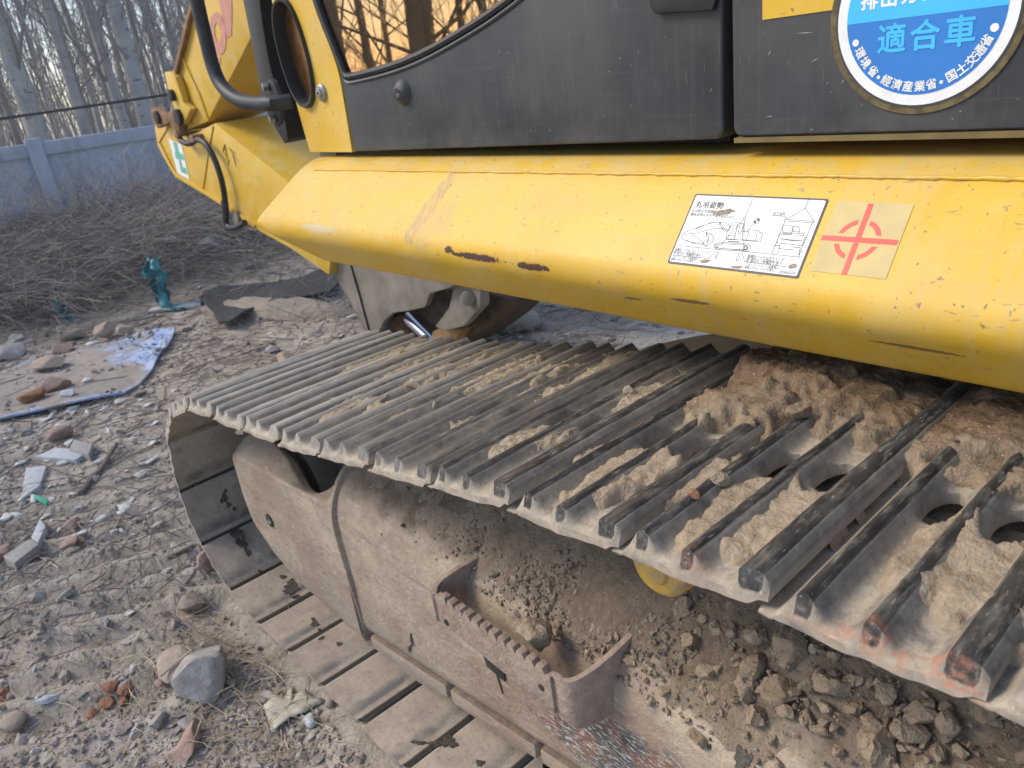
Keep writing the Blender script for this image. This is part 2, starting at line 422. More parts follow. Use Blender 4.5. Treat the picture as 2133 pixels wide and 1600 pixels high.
def mat_plain(name, col, rough=0.6, metal=0.0, var=0.15, nsc=20, bump=0.0, spec=0.5, dust=None, rand=0.0):
    t = NT(name); P = t.pos()
    a = tuple(c * (1 - var) for c in col); b = tuple(min(1, c * (1 + var)) for c in col)
    c = t.mix(t.mr(t.noise(P, nsc, 5), 0.3, 0.7), a, b)
    if rand:
        k = t.math('ADD', 1 - rand, t.math('MULTIPLY', t.rnd(), 2 * rand))
        c = t.mix(1.0, c, t.n_comb(k), 'MULTIPLY') if hasattr(t, 'n_comb') else c
    if dust: c = t.mix(t.mr(t.noise(P, nsc * 0.8, 6, 0.65), 0.42, 0.7, 0, dust[3]), c, dust[:3])
    if bump: t.bump(t.noise(P, nsc * 6, 4), bump, 0.004)
    return t.set(c, rough, metal, spec)

def mat_mud():
    t = NT('brown_mud'); P = t.pos(); q = t.xyz(P)
    tan = t.mix(t.mr(t.noise(P, 14, 6, .6), .36, .64), (0.385, 0.31, 0.22), (0.275, 0.22, 0.155)); tan = t.mix(t.mr(t.noise(P, 70, 5, .7), .45, .66, 0, .7), tan, (0.42, 0.355, 0.27))
    brn = t.mix(t.mr(t.noise(P, 16, 6, .6), .36, .64), (0.20, 0.138, 0.085), (0.13, 0.092, 0.058)); brn = t.mix(t.mr(t.noise(P, 70, 5, .7), .45, .66, 0, .6), brn, (0.285, 0.21, 0.14))
    m = t.mr(t.math('ADD', q[1], t.math('MULTIPLY', t.math('SUBTRACT', t.noise(P, 9, 5), .5), .35)), .80, .95)
    c = t.mix(m, tan, brn); c = t.mix(t.mr(t.noise(P, 210, 2), .68, .73, 0, .7), c, (.52, .47, .37))
    t.bump(t.noise(P, 330, 4, .7), .5, .003); t.bump(t.noise(P, 95, 5, .65), .8, .010); return t.set(c, .96, spec=.15)
M = {}
M['yellow'] = mat_yellow('yellow_paint')
M['deck'] = mat_yellow('yellow_deck_paint', deck=True)
M['boom'] = mat_yellow('yellow_boom_paint', dull=0.1)
M['panel'] = mat_panel('black_panel')
M['rubber'] = mat_plain('black_rubber', (0.010, 0.010, 0.012), 0.5, var=0.3, dust=(0.04, 0.04, 0.042, 0.3), nsc=30)
M['blacktube'] = mat_plain('black_tube', (0.014, 0.016, 0.021), 0.55, var=0.3, dust=(0.07, 0.072, 0.08, 0.3), nsc=30)
M['dark'] = mat_plain('dark_inside', (0.012, 0.012, 0.013), 0.8, dust=(0.06, 0.05, 0.04, 0.6))
M['shoe'] = mat_shoe('track_steel')
M['frame'] = mat_frame('dusty_frame')
M['step'] = mat_earth('rusty_step', ((.31, .24, .195), (.235, .175, .145), (.39, .32, .26)), 1.0, .5, .9, fleck=(.45, .40, .34))
M['steel'] = mat_plain('grey_steel', (0.30, 0.29, 0.28), 0.45, 0.6, dust=(0.26, 0.22, 0.17, 0.6))
M['link'] = mat_plain('greasy_link', (0.05, 0.047, 0.045), 0.5, 0.4, dust=(0.16, 0.13, 0.10, 0.7))
M['idler'] = mat_plain('idler_steel', (0.22, 0.21, 0.20), 0.35, 0.6, var=0.5, nsc=7, dust=(0.28, 0.235, 0.185, 0.6))
M['bucket'] = mat_plain('bucket_steel', (0.20, 0.175, 0.145), 0.7, 0.1, var=0.2, nsc=8, bump=0.2, dust=(0.36, 0.32, 0.26, 0.6))
M['rust'] = mat_plain('rusty_steel', (0.21, 0.11, 0.05), 0.8, var=0.4, nsc=14, bump=0.3)
M['chrome'] = mat_plain('chrome_rod', (0.75, 0.77, 0.8), 0.12, 1.0, var=0.03)
M['white'] = mat_plain('white_film', (0.78, 0.80, 0.82), 0.65, var=0.03, dust=(0.42, 0.36, 0.28, 0.22), nsc=60)
M['ink'] = mat_plain('black_ink', (0.035, 0.04, 0.05), 0.5)
M['beige'] = mat_plain('beige_film', (0.56, 0.44, 0.19), 0.7, var=0.05, dust=(0.40, 0.32, 0.2, 0.4), nsc=40)
M['red'] = mat_plain('red_ink', (0.72, 0.06, 0.045), 0.45, var=0.05)
M['blue'] = mat_plain('blue_film', (0.022, 0.18, 0.55), 0.6, var=0.05, nsc=9)
M['cyan'] = mat_plain('cyan_film', (0.05, 0.46, 0.86), 0.6, var=0.05, nsc=9)
M['purple'] = mat_plain('faded_red_letter', (0.50, 0.22, 0.17), 0.6, var=0.12)
M['green'] = mat_plain('green_ink', (0.14, 0.44, 0.32), 0.5)
M['mudpale'] = mat_earth('pale_dry_mud', ((0.40, 0.335, 0.24), (0.31, 0.255, 0.18), (0.47, 0.41, 0.31)), 1.4, 0.8, fleck=(0.55, 0.5, 0.38))
M['mudbrown'] = mat_mud()
M['clod'] = mat_earth('clod_earth', ((0.31, 0.245, 0.172), (0.23, 0.178, 0.125), (0.40, 0.32, 0.235), (0.42, 0.34, 0.255)), 1.0, 0.9, rand=0.5)
M['stone'] = mat_earth('grey_stone', ((0.27, 0.25, 0.235), (0.20, 0.185, 0.175), (0.36, 0.34, 0.32), (0.42, 0.40, 0.39)), 0.7, 0.5, 0.9, rand=0.7)
M['stone_tan'] = mat_earth('tan_stone', ((0.36, 0.29, 0.23), (0.28, 0.23, 0.19), (0.43, 0.36, 0.30)), 0.8, 0.4, 0.9)
M['stone_grey'] = mat_earth('blue_grey_stone', ((0.34, 0.31, 0.28), (0.25, 0.235, 0.22), (0.42, 0.41, 0.41)), 0.6, 0.35, 0.9)
M['granite'] = mat_earth('pale_granite', ((0.46, 0.48, 0.49), (0.36, 0.38, 0.40), (0.58, 0.60, 0.61)), 2.0, 0.15, 0.8, fleck=(0.15, 0.16, 0.17))
M['brick'] = mat_earth('red_brick', ((0.33, 0.22, 0.18), (0.27, 0.185, 0.155), (0.40, 0.30, 0.255)), 0.9, 0.5, 0.95)
M['brickdust'] = mat_earth('crushed_brick', ((0.33, 0.15, 0.095), (0.25, 0.115, 0.08), (0.38, 0.22, 0.155)), 1.2, 0.8, 0.95)
M['shard'] = mat_earth('white_chip', ((0.55, 0.55, 0.52), (0.44, 0.44, 0.42), (0.66, 0.66, 0.64)), 0.6, 0.2, 0.8)
M['straw'] = mat_plain('dry_straw', (0.38, 0.31, 0.215), 0.8, var=0.35, nsc=7)
M['twig'] = mat_plain('dry_twig', (0.165, 0.14, 0.132), 0.9, var=0.45, nsc=5)
M['twigdark'] = mat_plain('dark_twig', (0.095, 0.078, 0.074), 0.9, var=0.4, nsc=4)
M['twigpale'] = mat_plain('pale_twig', (0.29, 0.255, 0.235), 0.9, var=0.4, nsc=5)
M['wood'] = mat_plain('old_wood', (0.15, 0.125, 0.105), 0.85, var=0.3, nsc=30, bump=0.4)
M['leaf'] = mat_plain('pale_leaf', (0.47, 0.44, 0.345), 0.65, var=0.12, nsc=50)
M['teal'] = mat_plain('teal_cloth', (0.05, 0.31, 0.36), 0.75, var=0.4, nsc=18, bump=0.4, dust=(0.2, 0.2, 0.18, 0.4))
M['greenp'] = mat_plain('green_plastic', (0.05, 0.40, 0.25), 0.4)
M['blackmat'] = mat_plain('black_matting', (0.018, 0.02, 0.024), 0.85, var=0.3, nsc=60, bump=0.5, dust=(0.10, 0.10, 0.095, 0.4))
M['concrete'] = mat_plain('wall_concrete', (0.36, 0.42, 0.50), 0.9, var=0.15, nsc=1.5, bump=0.3, dust=(0.24, 0.27, 0.31, 0.8))
def mat_wall():
    t = NT('wall_concrete'); P = t.pos()
    c = t.mix(t.mr(t.noise(P, 1.5, 5), .3, .7), (0.44, 0.49, 0.56), (0.34, 0.385, 0.44))
    c = t.mix(t.mr(t.noise(t.map(P, (7, 7, .7)), 1, 5, .65), .50, .70, 0, .6), c, (0.20, 0.22, 0.245))
    c = t.mix(t.mr(t.noise(P, 14, 5, .7), .55, .70, 0, .5), c, (0.45, 0.49, 0.54))
    t.bump(t.noise(P, 25, 5), .3, .01); return t.set(c, .92, spec=.2)
M['concrete'] = mat_wall()
M['twigfar'] = mat_plain('bare_twigs', (0.235, 0.225, 0.22), 0.9, var=0.4, nsc=1.0)
M['yroller'] = mat_plain('roller_yellow', (0.62, 0.38, 0.04), 0.6, var=0.15, dust=(0.30, 0.235, 0.16, 0.95))

def mat_bark():
    t = NT('pale_bark'); P = t.pos()
    c = t.mix(t.mr(t.noise(P, 3, 5), 0.35, 0.65), (0.42, 0.415, 0.405), (0.30, 0.295, 0.29))
    c = t.mix(t.mr(t.noise(t.map(P, (5, 5, 16)), 1, 4, 0.6), 0.60, 0.68, 0, 0.85), c, (0.07, 0.062, 0.055))
    t.bump(t.noise(t.map(P, (30, 30, 12)), 1, 4), 0.5, 0.02)
    return t.set(c, 0.9, spec=0.2)
M['bark'] = mat_bark()

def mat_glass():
    t = NT('sunset_tinted_glass'); P = t.pos()
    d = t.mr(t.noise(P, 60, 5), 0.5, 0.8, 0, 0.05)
    t.set((0.53, 0.345, 0.19), t.math('ADD', d, 0.012), 1.0)  # orange of the reflected sunset is put into this mirror tint
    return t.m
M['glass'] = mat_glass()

def mat_ground():
    t = NT('ground_dirt'); P = t.pos()
    c = t.mix(t.mr(t.noise(P, 1.1, 6, 0.6), 0.35, 0.65), (0.46, 0.405, 0.335), (0.345, 0.30, 0.245))
    c = t.mix(t.mr(t.noise(P, 3.2, 6, 0.62), 0.46, 0.66, 0, 0.85), c, (0.54, 0.485, 0.425))
    c = t.mix(t.mr(t.noise(P, 14, 6, 0.7), 0.45, 0.66, 0, 0.7), c, (0.265, 0.222, 0.19))
    c = t.mix(t.mr(t.noise(P, 85, 3, 0.6), 0.60, 0.68, 0, 0.6), c, (0.46, 0.42, 0.39))
    rub = ellipse_brick(t, P)
    c = t.mix(rub, c, (0.27, 0.13, 0.09))
    t.bump(t.noise(P, 160, 4, 0.7), 0.5, 0.006)
    t.bump(t.noise(P, 42, 5, 0.7), 0.6, 0.015)
    t.bump(t.voro(P, 60), 0.3, 0.006)
    return t.set(c, 0.97, spec=0.15)
def ellipse_brick(t, P):
    a = t.mr(t.noise(P, 2.1, 4, 0.6), 0.66, 0.72, 0, 0.4)
    return t.math('MULTIPLY', a, t.mr(t.noise(P, 40, 3), 0.45, 0.55))
M['ground'] = mat_ground()

# ------------------------------------------------------------------ ground
def gz(x, y):
    x = np.asarray(x, float); y = np.asarray(y, float)
    z = 0.05 * fbm(x, y, 0.5, 3, 5) + 0.022 * fbm(x, y, 2.2, 3, 9) + 0.016 * fbm(x, y, 7, 3, 21) + 0.007 * fbm(x, y, 24, 2, 33)
    # imprint of an earlier pass of the tracks: shallow parallel ribs
    c, s = math.cos(math.radians(62)), math.sin(math.radians(62))
    u = (x + 2.7) * c + (y - 0.15) * s; v = -(x + 2.7) * s + (y - 0.15) * c
    m = sstep(0.95, 0.5, np.hypot(x + 2.75, (y - 0.2) * 1.2))
    z = z + m * 0.021 * np.sin(2 * math.pi * (v + 0.03 * fbm(x, y, 3, 2, 3)) / 0.165)
    z = z + 0.05 * sstep(0.55, 0.15, np.hypot((x + 2.15) / 1.0, (y - 0.42) / 0.45)) * (0.5 + 0.5 * fbm(x, y, 5, 3, 8))
    # heap behind, under the brush
    z = z + 0.22 * np.exp(-(((x + 9.0) / 1.7) ** 2 + ((y - 1.6) / 2.3) ** 2)) + 0.16 * np.exp(-(((x + 7.2) / 1.0) ** 2 + ((y - 2.9) / 1.0) ** 2))
    # pressed flat under the track
    flat = sstep(0.15, 0.0, np.maximum(np.maximum(np.abs(y - 0.86) - 0.33, x - 2.0), -2.2 - x))
    return z * (1 - flat) + (-0.012) * flat
def axis(lo, hi, st, grow, far):
    a = list(np.arange(lo, hi, st)); d = st
    while a[-1] < far: d *= grow; a.append(a[-1] + d)
    d = st; b = []
    while (b[-1] if b else lo) > -far: d *= grow; b.append((b[-1] if b else lo) - d)
    return np.array(b[::-1] + a)
gx = axis(-6.2, -0.4, 0.022, 1.10, 110.0); gy = axis(-0.5, 3.6, 0.022, 1.10, 110.0)
GX, GY = np.meshgrid(gx, gy, indexing='ij')
GV = np.stack([GX, GY, gz(GX, GY)], -1).reshape(-1, 3)
ground = kind(put('ground', raw_mesh('ground', GV, grid_faces(len(gx), len(gy)), M['ground'], True)), 'structure')

# ------------------------------------------------------------------ the excavator
EX = thing('excavator', 'yellow tracked excavator with black door panel and muddy steel tracks', 'excavator', (0.0, 2.0, 0.0))

# -- path of the near track (x, z) at the tips of the shoes, front to the left
HZ = lambda z: z + H
top = [(2.3, -0.62), (1.9, -0.56), (1.2, -0.53), (0.5, -0.52), (-0.05, -0.52), (-0.33, -0.527), (-0.51, -0.541), (-0.70, -0.557), (-0.88, -0.583),
       (-1.075, -0.617), (-1.267, -0.649), (-1.452, -0.678), (-1.649, -0.702), (-1.845, -0.724), (-2.04, -0.748), (-2.225, -0.815),
       (-2.365, -0.935), (-2.428, -1.10), (-2.40, -1.27), (-2.29, -1.395), (-2.09, -1.442), (-1.9, -1.447), (-1.5, -1.447), (-1.0, -1.447), (-0.3, -1.447), (1.5, -1.447)]
PATH = [(p.x, p.z) for p in crom([(x, 0, HZ(z)) for x, z in top], 16)]
PA = np.array(PATH); SL = np.concatenate([[0], np.cumsum(np.hypot(*np.diff(PA, axis=0).T))])
def pth(s): return np.stack([np.interp(s, SL, PA[:, 0]), np.interp(s, SL, PA[:, 1])], -1)
ktop = int(np.argmin(PA[:, 0]))
S0 = float(np.interp(0.3315, -PA[:ktop, 0], SL[:ktop]))
PITCH = 0.193
YN, YF = 0.553, 1.157
def ridge(u, c, wt, wb):
    t = np.clip((np.abs(u - c) - wt) / (wb - wt), 0, 1)
    return (1 - t) ** 2.1 * (1 + 1.1 * t) * (1 - 0.10 * np.clip(np.abs(u - c) / wt, 0, 1) ** 2)
def shoe_top(u):
    """height of the outer face above the tip plane, u measured back from the tip"""
    pl = 0.003 + 0.010 * sstep(0.0, 0.016, u)
    r = np.maximum.reduce([ridge(u, 0.034, 0.0050, 0.0270) * 0.0265, ridge(u, 0.098, 0.0044, 0.0270) * 0.025, ridge(u, 0.172, 0.0105, 0.0310) * 0.025])
    return pl + r, np.minimum(r / 0.0245, 1.0)
def in_hole(u, y):
    d = 9.0
    for cu, cy, ru, ry in ((0.066, 0.80, 0.0195, 0.040), (0.134, 0.80, 0.0205, 0.040)):
        d = np.minimum(d, ((u - cu) / ru) ** 2 + ((y - cy) / ry) ** 2)
    return d
def make_shoe(seed):
    us = np.array([-.013, -.006, 0, .006, .012, .016, .020, .0245, .028, .031, .034, .037, .040, .0435, .048, .053, .059, .066, .073, .080, .084, .088, .092, .095, .098, .101, .104, .108, .112, .117,
                   .123, .130, .137, .143, .148, .153, .157, .160, .164, .168, .172, .176, .179, .182, .184, .186, .188, .190, .1915])
    ys = np.concatenate([[YN, YN + .004, YN + .008, YN + .013, YN + .018, YN + .024, YN + .03], np.linspace(YN + .045, YF - .045, 46), [YF - .03, YF - .024, YF - .018, YF - .013, YF - .008, YF - .004, YF]])
    U, Y = np.meshgrid(us, ys, indexing='ij')
    pl, _ = shoe_top(np.zeros_like(U)); T, r = shoe_top(U); T = np.maximum(T, .012 * sstep(.15, .17, U))
    plate = 0.003 + 0.010 * sstep(0.0, 0.016, U); rh = T - plate; plate = np.maximum(plate, 0)
    ed = np.minimum(Y - YN, YF - Y)
    end = sstep(0.0005, 0.008, ed)
    wear_n = fbm(U, Y, 14, 3, seed * 7.1); fine = fbm(U, Y, 70, 2, seed * 3.3)
    rr = rh / .025 * (end * (0.97 + 0.05 * wear_n))
    Tz = plate - 0.003 * (1 - sstep(0, 0.008, ed)) + rr * 0.025 + 0.0007 * fine
    B = 0.008 * sstep(0.168, 0.184, U) + 0.004 * sstep(0.012, 0.0, U)
    B = np.minimum(B, Tz - 0.002)
    # the plate bows and the ends are knocked about
    warp = 0.004 * fbm(U * 0.3, Y, 2.2, 2, seed * 5.7) - 0.003 * (np.abs(Y - 0.855) / 0.3) ** 2 * (0.5 + vnoise(U, Y, 1, seed))
    yoff = np.where(Y < 0.7, -1, 1) * (0.004 * np.sin(U / 0.1985 * math.pi) + 0.003 * fbm(U, Y * 0 + seed, 40, 2)) * sstep(0.03, 0.0, ed)
    d = in_hole(U, Y); ins = d < 1
    Uo, Yo = U.copy(), Y.copy()
    sc = 1 / np.sqrt(np.maximum(d, 1e-4))
    for cu, cy, ru, ry in ((0.066, 0.80, 0.0195, 0.040), (0.134, 0.80, 0.0205, 0.040)):
        m = ins & (((U - cu) / ru) ** 2 + ((Y - cy) / ry) ** 2 < 1)
        Uo[m] = cu + (U[m] - cu) * sc[m]; Yo[m] = cy + (Y[m] - cy) * sc[m]
    nu, ny = U.shape; n = nu * ny
    TopV = np.stack([Uo, Yo + yoff, Tz + warp], -1).reshape(-1, 3); BotV = np.stack([Uo, Yo + yoff, B + warp - 0.001], -1).reshape(-1, 3)
    F = grid_faces(nu, ny); keep = ~ins.reshape(-1)[F].all(1); F = F[keep]
    es = {}
    for f in F:
        for a, b in zip(f, np.roll(f, -1)): es[(a, b)] = es.get((a, b), 0) + 1
    side = [(b, a, a + n, b + n) for (a, b) in es if (b, a) not in es]
    allF = np.concatenate([F[:, ::-1], F + n][::1]) if False else np.concatenate([F, F[:, ::-1] + n, np.array(side)])
    me = raw_mesh('track_shoe', np.concatenate([TopV, BotV]), allF, M['shoe'], True, 50)
    zz = np.zeros(n)
    wear = np.concatenate([sstep(0.72, 0.95, r).ravel() * sstep(.0, .5, end).ravel(), zz])
    flank = np.concatenate([(sstep(0.06, 0.25, r) * sstep(0.92, 0.70, r) * end).ravel(), zz])
    inner = np.concatenate([zz, np.ones(n)])
    edge = np.concatenate([(sstep(0.16, 0.03, ed) * sstep(.004, .02, ed)).ravel(), zz])
    rim = np.concatenate([(sstep(0.022, 0.008, ed) + 0.4 * sstep(0.3, 0.6, r) * sstep(0.9, 0.5, r) * sstep(0.15, 0.02, ed)).ravel(), sstep(0.02, 0.008, ed).ravel() * .6])
    for nm, dat in (('wear', wear), ('edge', edge), ('flank', flank), ('inner', inner), ('rim', rim)):
        a = me.attributes.new(nm, 'FLOAT', 'POINT'); a.data.foreach_set('value', dat.astype(np.float32))
    bm = bmesh.new(); bm.from_mesh(me); bmesh.ops.recalc_face_normals(bm, faces=bm.faces); bm.to_mesh(me); bm.free()
    return me
shoe_me = [make_shoe(i + 1) for i in range(6)]
def shoe_frame(s):
    p = pth(s); b = pth(s - PITCH); d = b - p; d = d / np.hypot(*d); nrm = np.array([-d[1], d[0]])
    return p, d, nrm
def shoe_mat(s, jit=0.0):
    p, d, n = shoe_frame(s)
    m = Matrix(((d[0], 0, n[0], p[0]), (0, 1, 0, 0), (d[1], 0, n[1], p[1]), (0, 0, 0, 1)))
    return m @ Matrix.Rotation(jit, 4, 'Y')
bv, bf = [], []
for k in range(-5, 26):
    s = S0 + k * PITCH
    if s > SL[-1] - 1.2: break
    o = put('track_shoe', shoe_me[(k * 5 + 11) % 6], EX)
    o.matrix_basis = shoe_mat(s, random.uniform(-0.02, 0.012))
    n0 = len(bv); bv += [tuple(o.matrix_basis @ v.co) for v in o.data.vertices]; bf += [tuple(i + n0 for i in p.vertices) for p in o.data.polygons]
shoe_bvh = BVHTree.FromPolygons(bv, bf)

# -- dried mud caked between the grousers (height field laid along the top run)
def img_to_sy(px, py):
    lo, hi = 0.3, 1.6
    f = lambda Y: atY(px, py, Y).z - float(np.interp(-atY(px, py, Y).x, -PA[:ktop, 0], PA[:ktop, 1])) - 0.02
    for _ in range(40):
        mid = (lo + hi) / 2
        if f(mid) > 0: lo = mid
        else: hi = mid
    p = atY(px, py, lo)
    return float(np.interp(-p.x, -PA[:ktop, 0], SL[:ktop])), lo
# (pixel centre, half length across the track, half width along the track, level above plate)
PALE = [(760, 775, .22, .05, .030), (690, 800, .12, .03, .026), (850, 765, .16, .05, .030), (760, 850, .13, .045, .034), (880, 800, .20, .05, .033), (960, 770, .13, .05, .031),
        (1030, 800, .19, .055, .036), (960, 850, .12, .04, .027), (1150, 785, .12, .05, .035), (1130, 745, .10, .04, .03), (1200, 800, .11, .04, .026),
        (1120, 920, .085, .05, .034), (1190, 905, .06, .03, .028), (1345, 830, .09, .045, .028), (1050, 735, .1, .04, .026), (700, 870, .05, .03, .028), (870, 730, .1, .04, .026),
        (640, 800, .1, .03, .022), (1010, 740, .09, .03, .026), (560, 835, .16, .04, .024), (740, 830, .16, .05, .028), (820, 840, .12, .05, .034), (900, 840, .14, .045, .027), (800, 745, .2, .05, .027), (980, 880, .06, .04, .026), (1060, 850, .14, .05, .026), (1100, 800, .15, .05, .028), (1250, 770, .12, .05, .028), (1290, 850, .1, .05, .024), (1000, 930, .05, .035, .02), (1420, 800, .1, .04, .027), (1240, 950, .06, .04, .024)]
BROWN = [(1330, 960, .10, .05, .027), (1470, 1000, .10, .04, .029), (1620, 1070, .12, .05, .028), (1730, 1020, .1, .045, .030), (1960, 1160, .11, .045, .026), (2090, 1190, .14, .06, .030), (1240, 1020, .06, .03, .022), (1275, 1000, .095, .040, .029), (1400, 960, .10, .036, .031), (1550, 1045, .13, .045, .028), (1690, 1060, .125, .04, .030), (1580, 850, .12, .09, .052), (1690, 810, .13, .10, .066),
         (1630, 790, .10, .09, .060), (1790, 840, .13, .08, .050), (1880, 850, .15, .07, .040), (1760, 880, .06, .05, .036), (1980, 870, .16, .06, .034), (2010, 1110, .13, .05, .030), (2110, 1080, .17, .06, .034),
         (2110, 900, .16, .08, .042), (1950, 910, .10, .05, .034), (1480, 870, .07, .04, .033), (1580, 960, .04, .03, .028), (1510, 1000, .035, .022, .03), (2060, 1010, .08, .05, .034), (1840, 800, .12, .06, .05)]
def mud_sheet(name, blobs, mat, seed, label, fib):
    ss = np.arange(S0 - 1.0 * PITCH - 0.1, S0 + 10.3 * PITCH, 0.0045); yy = np.arange(YN - 0.004, YF + 0.004, 0.0055)
    S, Y = np.meshgrid(ss, yy, indexing='ij')
    Mh = np.full(S.shape, -0.02)
    wob = 0.40 * fbm(S, Y, 16, 4, seed) + 0.22 * fbm(S, Y, 60, 3, seed + 5)
    for px, py, ly, ls, lev in blobs:
        ly, ls = ly * 1.22, ls * 1.15
        s, y = img_to_sy(px, py)
        d = np.hypot((S - s) / ls, (Y - y) / ly) + wob * 0.9
        h = -0.010 + (lev + 0.010) * sstep(1.15, 0.45, d)
        Mh = np.maximum(Mh, h)
    lump = 0.0040 * fbm(S, Y, 55, 3, seed + 11, 0.6) + 0.0026 * fbm(S, Y, 120, 2, seed + 41) + 0.006 * fbm(S, Y, 18, 3, seed + 17)
    if fib: lump = lump + 0.004 * fbm(S * 4, Y, 30, 3, seed + 23)
    else: lump = lump + 0.012 * np.abs(fbm(S, Y, 30, 4, seed + 29)) * sstep(0.034, 0.05, Mh)
    Mh = Mh + lump * sstep(-0.01, 0.015, Mh)
    ph0 = np.mod(S0 - S, PITCH); k0 = np.floor((S0 - S) / PITCH); near_h = sstep(2.3, 1.15, in_hole(ph0, Y) + .35 * fbm(S, Y, 40, 3, seed + 51)) * ((k0 < 3) | (vnoise(k0, k0 * 0, 1, seed) < 0.4)) * (Mh < .047)
    Mh = Mh - .05 * near_h
    phase = np.mod(S0 - S, PITCH)                     # u back from the tip of the shoe this point is on
    k = np.floor((S0 - S) / PITCH)
    T, _ = shoe_top(phase)
    base = S + phase                                  # s of the tip
    p = pth(base); b = pth(base - PITCH); d = b - p; d /= np.linalg.norm(d, axis=-1, keepdims=True)
    nrm = np.stack([-d[..., 1], d[..., 0]], -1)
    pos = p + d * phase[..., None] + nrm * Mh[..., None]
    V = np.stack([pos[..., 0], Y, pos[..., 1]], -1).reshape(-1, 3)
    ok = (Mh > T - 0.0035) & (Mh > 0.006)
    ok &= ~((in_hole(phase, Y) < 1.25) & (Mh < 0.046) & ((k < 3) | (vnoise(k, k * 0, 1, seed) < 0.4)))
    F = grid_faces(*S.shape); F = F[ok.reshape(-1)[F].any(1)]
    used = np.unique(F); mp = np.zeros(len(V), int); mp[used] = np.arange(len(used))
    o = put(name, raw_mesh(name, V[used], mp[F], mat, True), EX)
    kind(o, 'stuff'); o['label'] = label
    return o
mud1 = mud_sheet('caked_mud', PALE, M['mudpale'], 3.0, 'pale fibrous mud caked on the front shoes', True)
mud2 = mud_sheet('caked_mud', BROWN, M['mudbrown'], 8.0, 'brown crumbly mud caked on the rear shoes', False)

# -- chain links and idler wheel inside the track
mb = MB()
for yl in (0.80, 0.895):
    for k in range(-4, 24):
        s = S0 + k * PITCH
        if s > SL[-1] - 1.3: break
        p, d, n = shoe_frame(s); q = pth(s - PITCH * 0.97)
        a = Vector((p[0], yl, p[1])) - Vector((n[0], 0, n[1])) * 0.004; b = Vector((q[0], yl, q[1])) - Vector((n[0], 0, n[1])) * 0.004
        dn = Vector((n[0], 0, n[1])) * -0.075
        mb.prism([a, b, b + dn, a + dn], (0, 0.03 if k % 2 else 0.026, 0))
mb.build('track_chain', M['link'], EX, 0.006)
mb = MB()
ic = Vector((-2.09, 0, HZ(-1.095)))
for r0, y0, y1 in ((0.262, 0.765, 0.955), (0.285, 0.835, 0.885)): mb.tube([ic + Vector((0, y0, 0)), ic + Vector((0, y1, 0))], r0, 64)
mb.tube([ic + Vector((0, .755, 0)), ic + Vector((0, .765, 0))], [0.20, 0.205], 48)
mb.build('idler_wheel', M['idler'], EX, 0.006)

# -- track frame: lofted section, flank towards us, sloping shoulder
def loft(name, secs, mat, parent, cap=True, sharp=40, noise=0.0, seed=0):
    """secs: list of rings (n,3)"""
    A = np.array(secs, float); n, m = A.shape[:2]
    if noise:
        nn = fbm(A[..., 0] + A[..., 1] * 0.7, A[..., 2] + A[..., 1], 9, 4, seed) * noise
        A[..., 1] -= nn; A[..., 2] += nn
    V = A.reshape(-1, 3); F = [tuple(f) for f in grid_faces(n, m, True)]
    if cap: F += [tuple(range(m - 1, -1, -1)), tuple((n - 1) * m + k for k in range(m))]
    me = raw_mesh(name, V, F, mat)
    bm = bmesh.new(); bm.from_mesh(me); bmesh.ops.recalc_face_normals(bm, faces=bm.faces); bm.to_mesh(me); bm.free()
    me.polygons.foreach_set('use_smooth', np.ones(len(me.polygons), bool)); me.set_sharp_from_angle(angle=math.radians(sharp))
    return put(name, me, parent)
def round_poly(pts, radii, n=6):
    out = []; m = len(pts)
    for i in range(m):
        p = Vector(pts[i]); a = Vector(pts[i - 1]) - p; b = Vector(pts[(i + 1) % m]) - p
        r = radii[i]
        if r <= 0: out.append(tuple(p)); continue
        la, lb = min(r, a.length * .49), min(r, b.length * .49)
        a = p + a.normalized() * la; b = p + b.normalized() * lb
        for k in range(n + 1):
            t = k / n; out.append(tuple(a * (1 - t) ** 2 + p * 2 * t * (1 - t) + b * t * t))
    return out
def frame_section(x):
    zb = HZ(np.interp(x, [-1.7, -0.8, 0.5], [-1.352, -1.235, -1.07]))
    zr = HZ(-0.905 - 0.0 * x)
    pts = [(0.90, zb), (0.70, zb), (0.668, zb + 0.05), (0.662, zr), (0.86, HZ(-0.725)), (0.90, HZ(-0.72))]
    pts = [(y, z, 0) for y, z in pts]
    rp = round_poly(pts, [0, 0.012, 0.02, 0.07, 0.03, 0], 7)
    # refine long spans
    out = []
    for i in range(len(rp)):
        a, b = Vector(rp[i]), Vector(rp[(i + 1) % len(rp)]); k = max(1, int((b - a).length / 0.02))
        for j in range(k): out.append(a.lerp(b, j / k))
    return out
xs = list(np.arange(-1.552, 0.9, 0.02))
base_sec = frame_section(-1.552); NSEC = len(base_sec)
secs = []
for x in xs:
    zb0 = np.interp(-1.552, [-1.7, -0.8, 0.5], [-1.352, -1.235, -1.07]); zb1 = np.interp(x, [-1.7, -0.8, 0.5], [-1.352, -1.235, -1.07])
    ring = []
    for p in base_sec:
        w = float(np.clip((HZ(-0.98) - p.y) / 0.3, 0, 1))
        ring.append((x, p.x, p.y + (zb1 - zb0) * w))
    secs.append(ring)
fr = loft('track_frame', secs, M['frame'], EX, True, 50, 0.0035, 4)
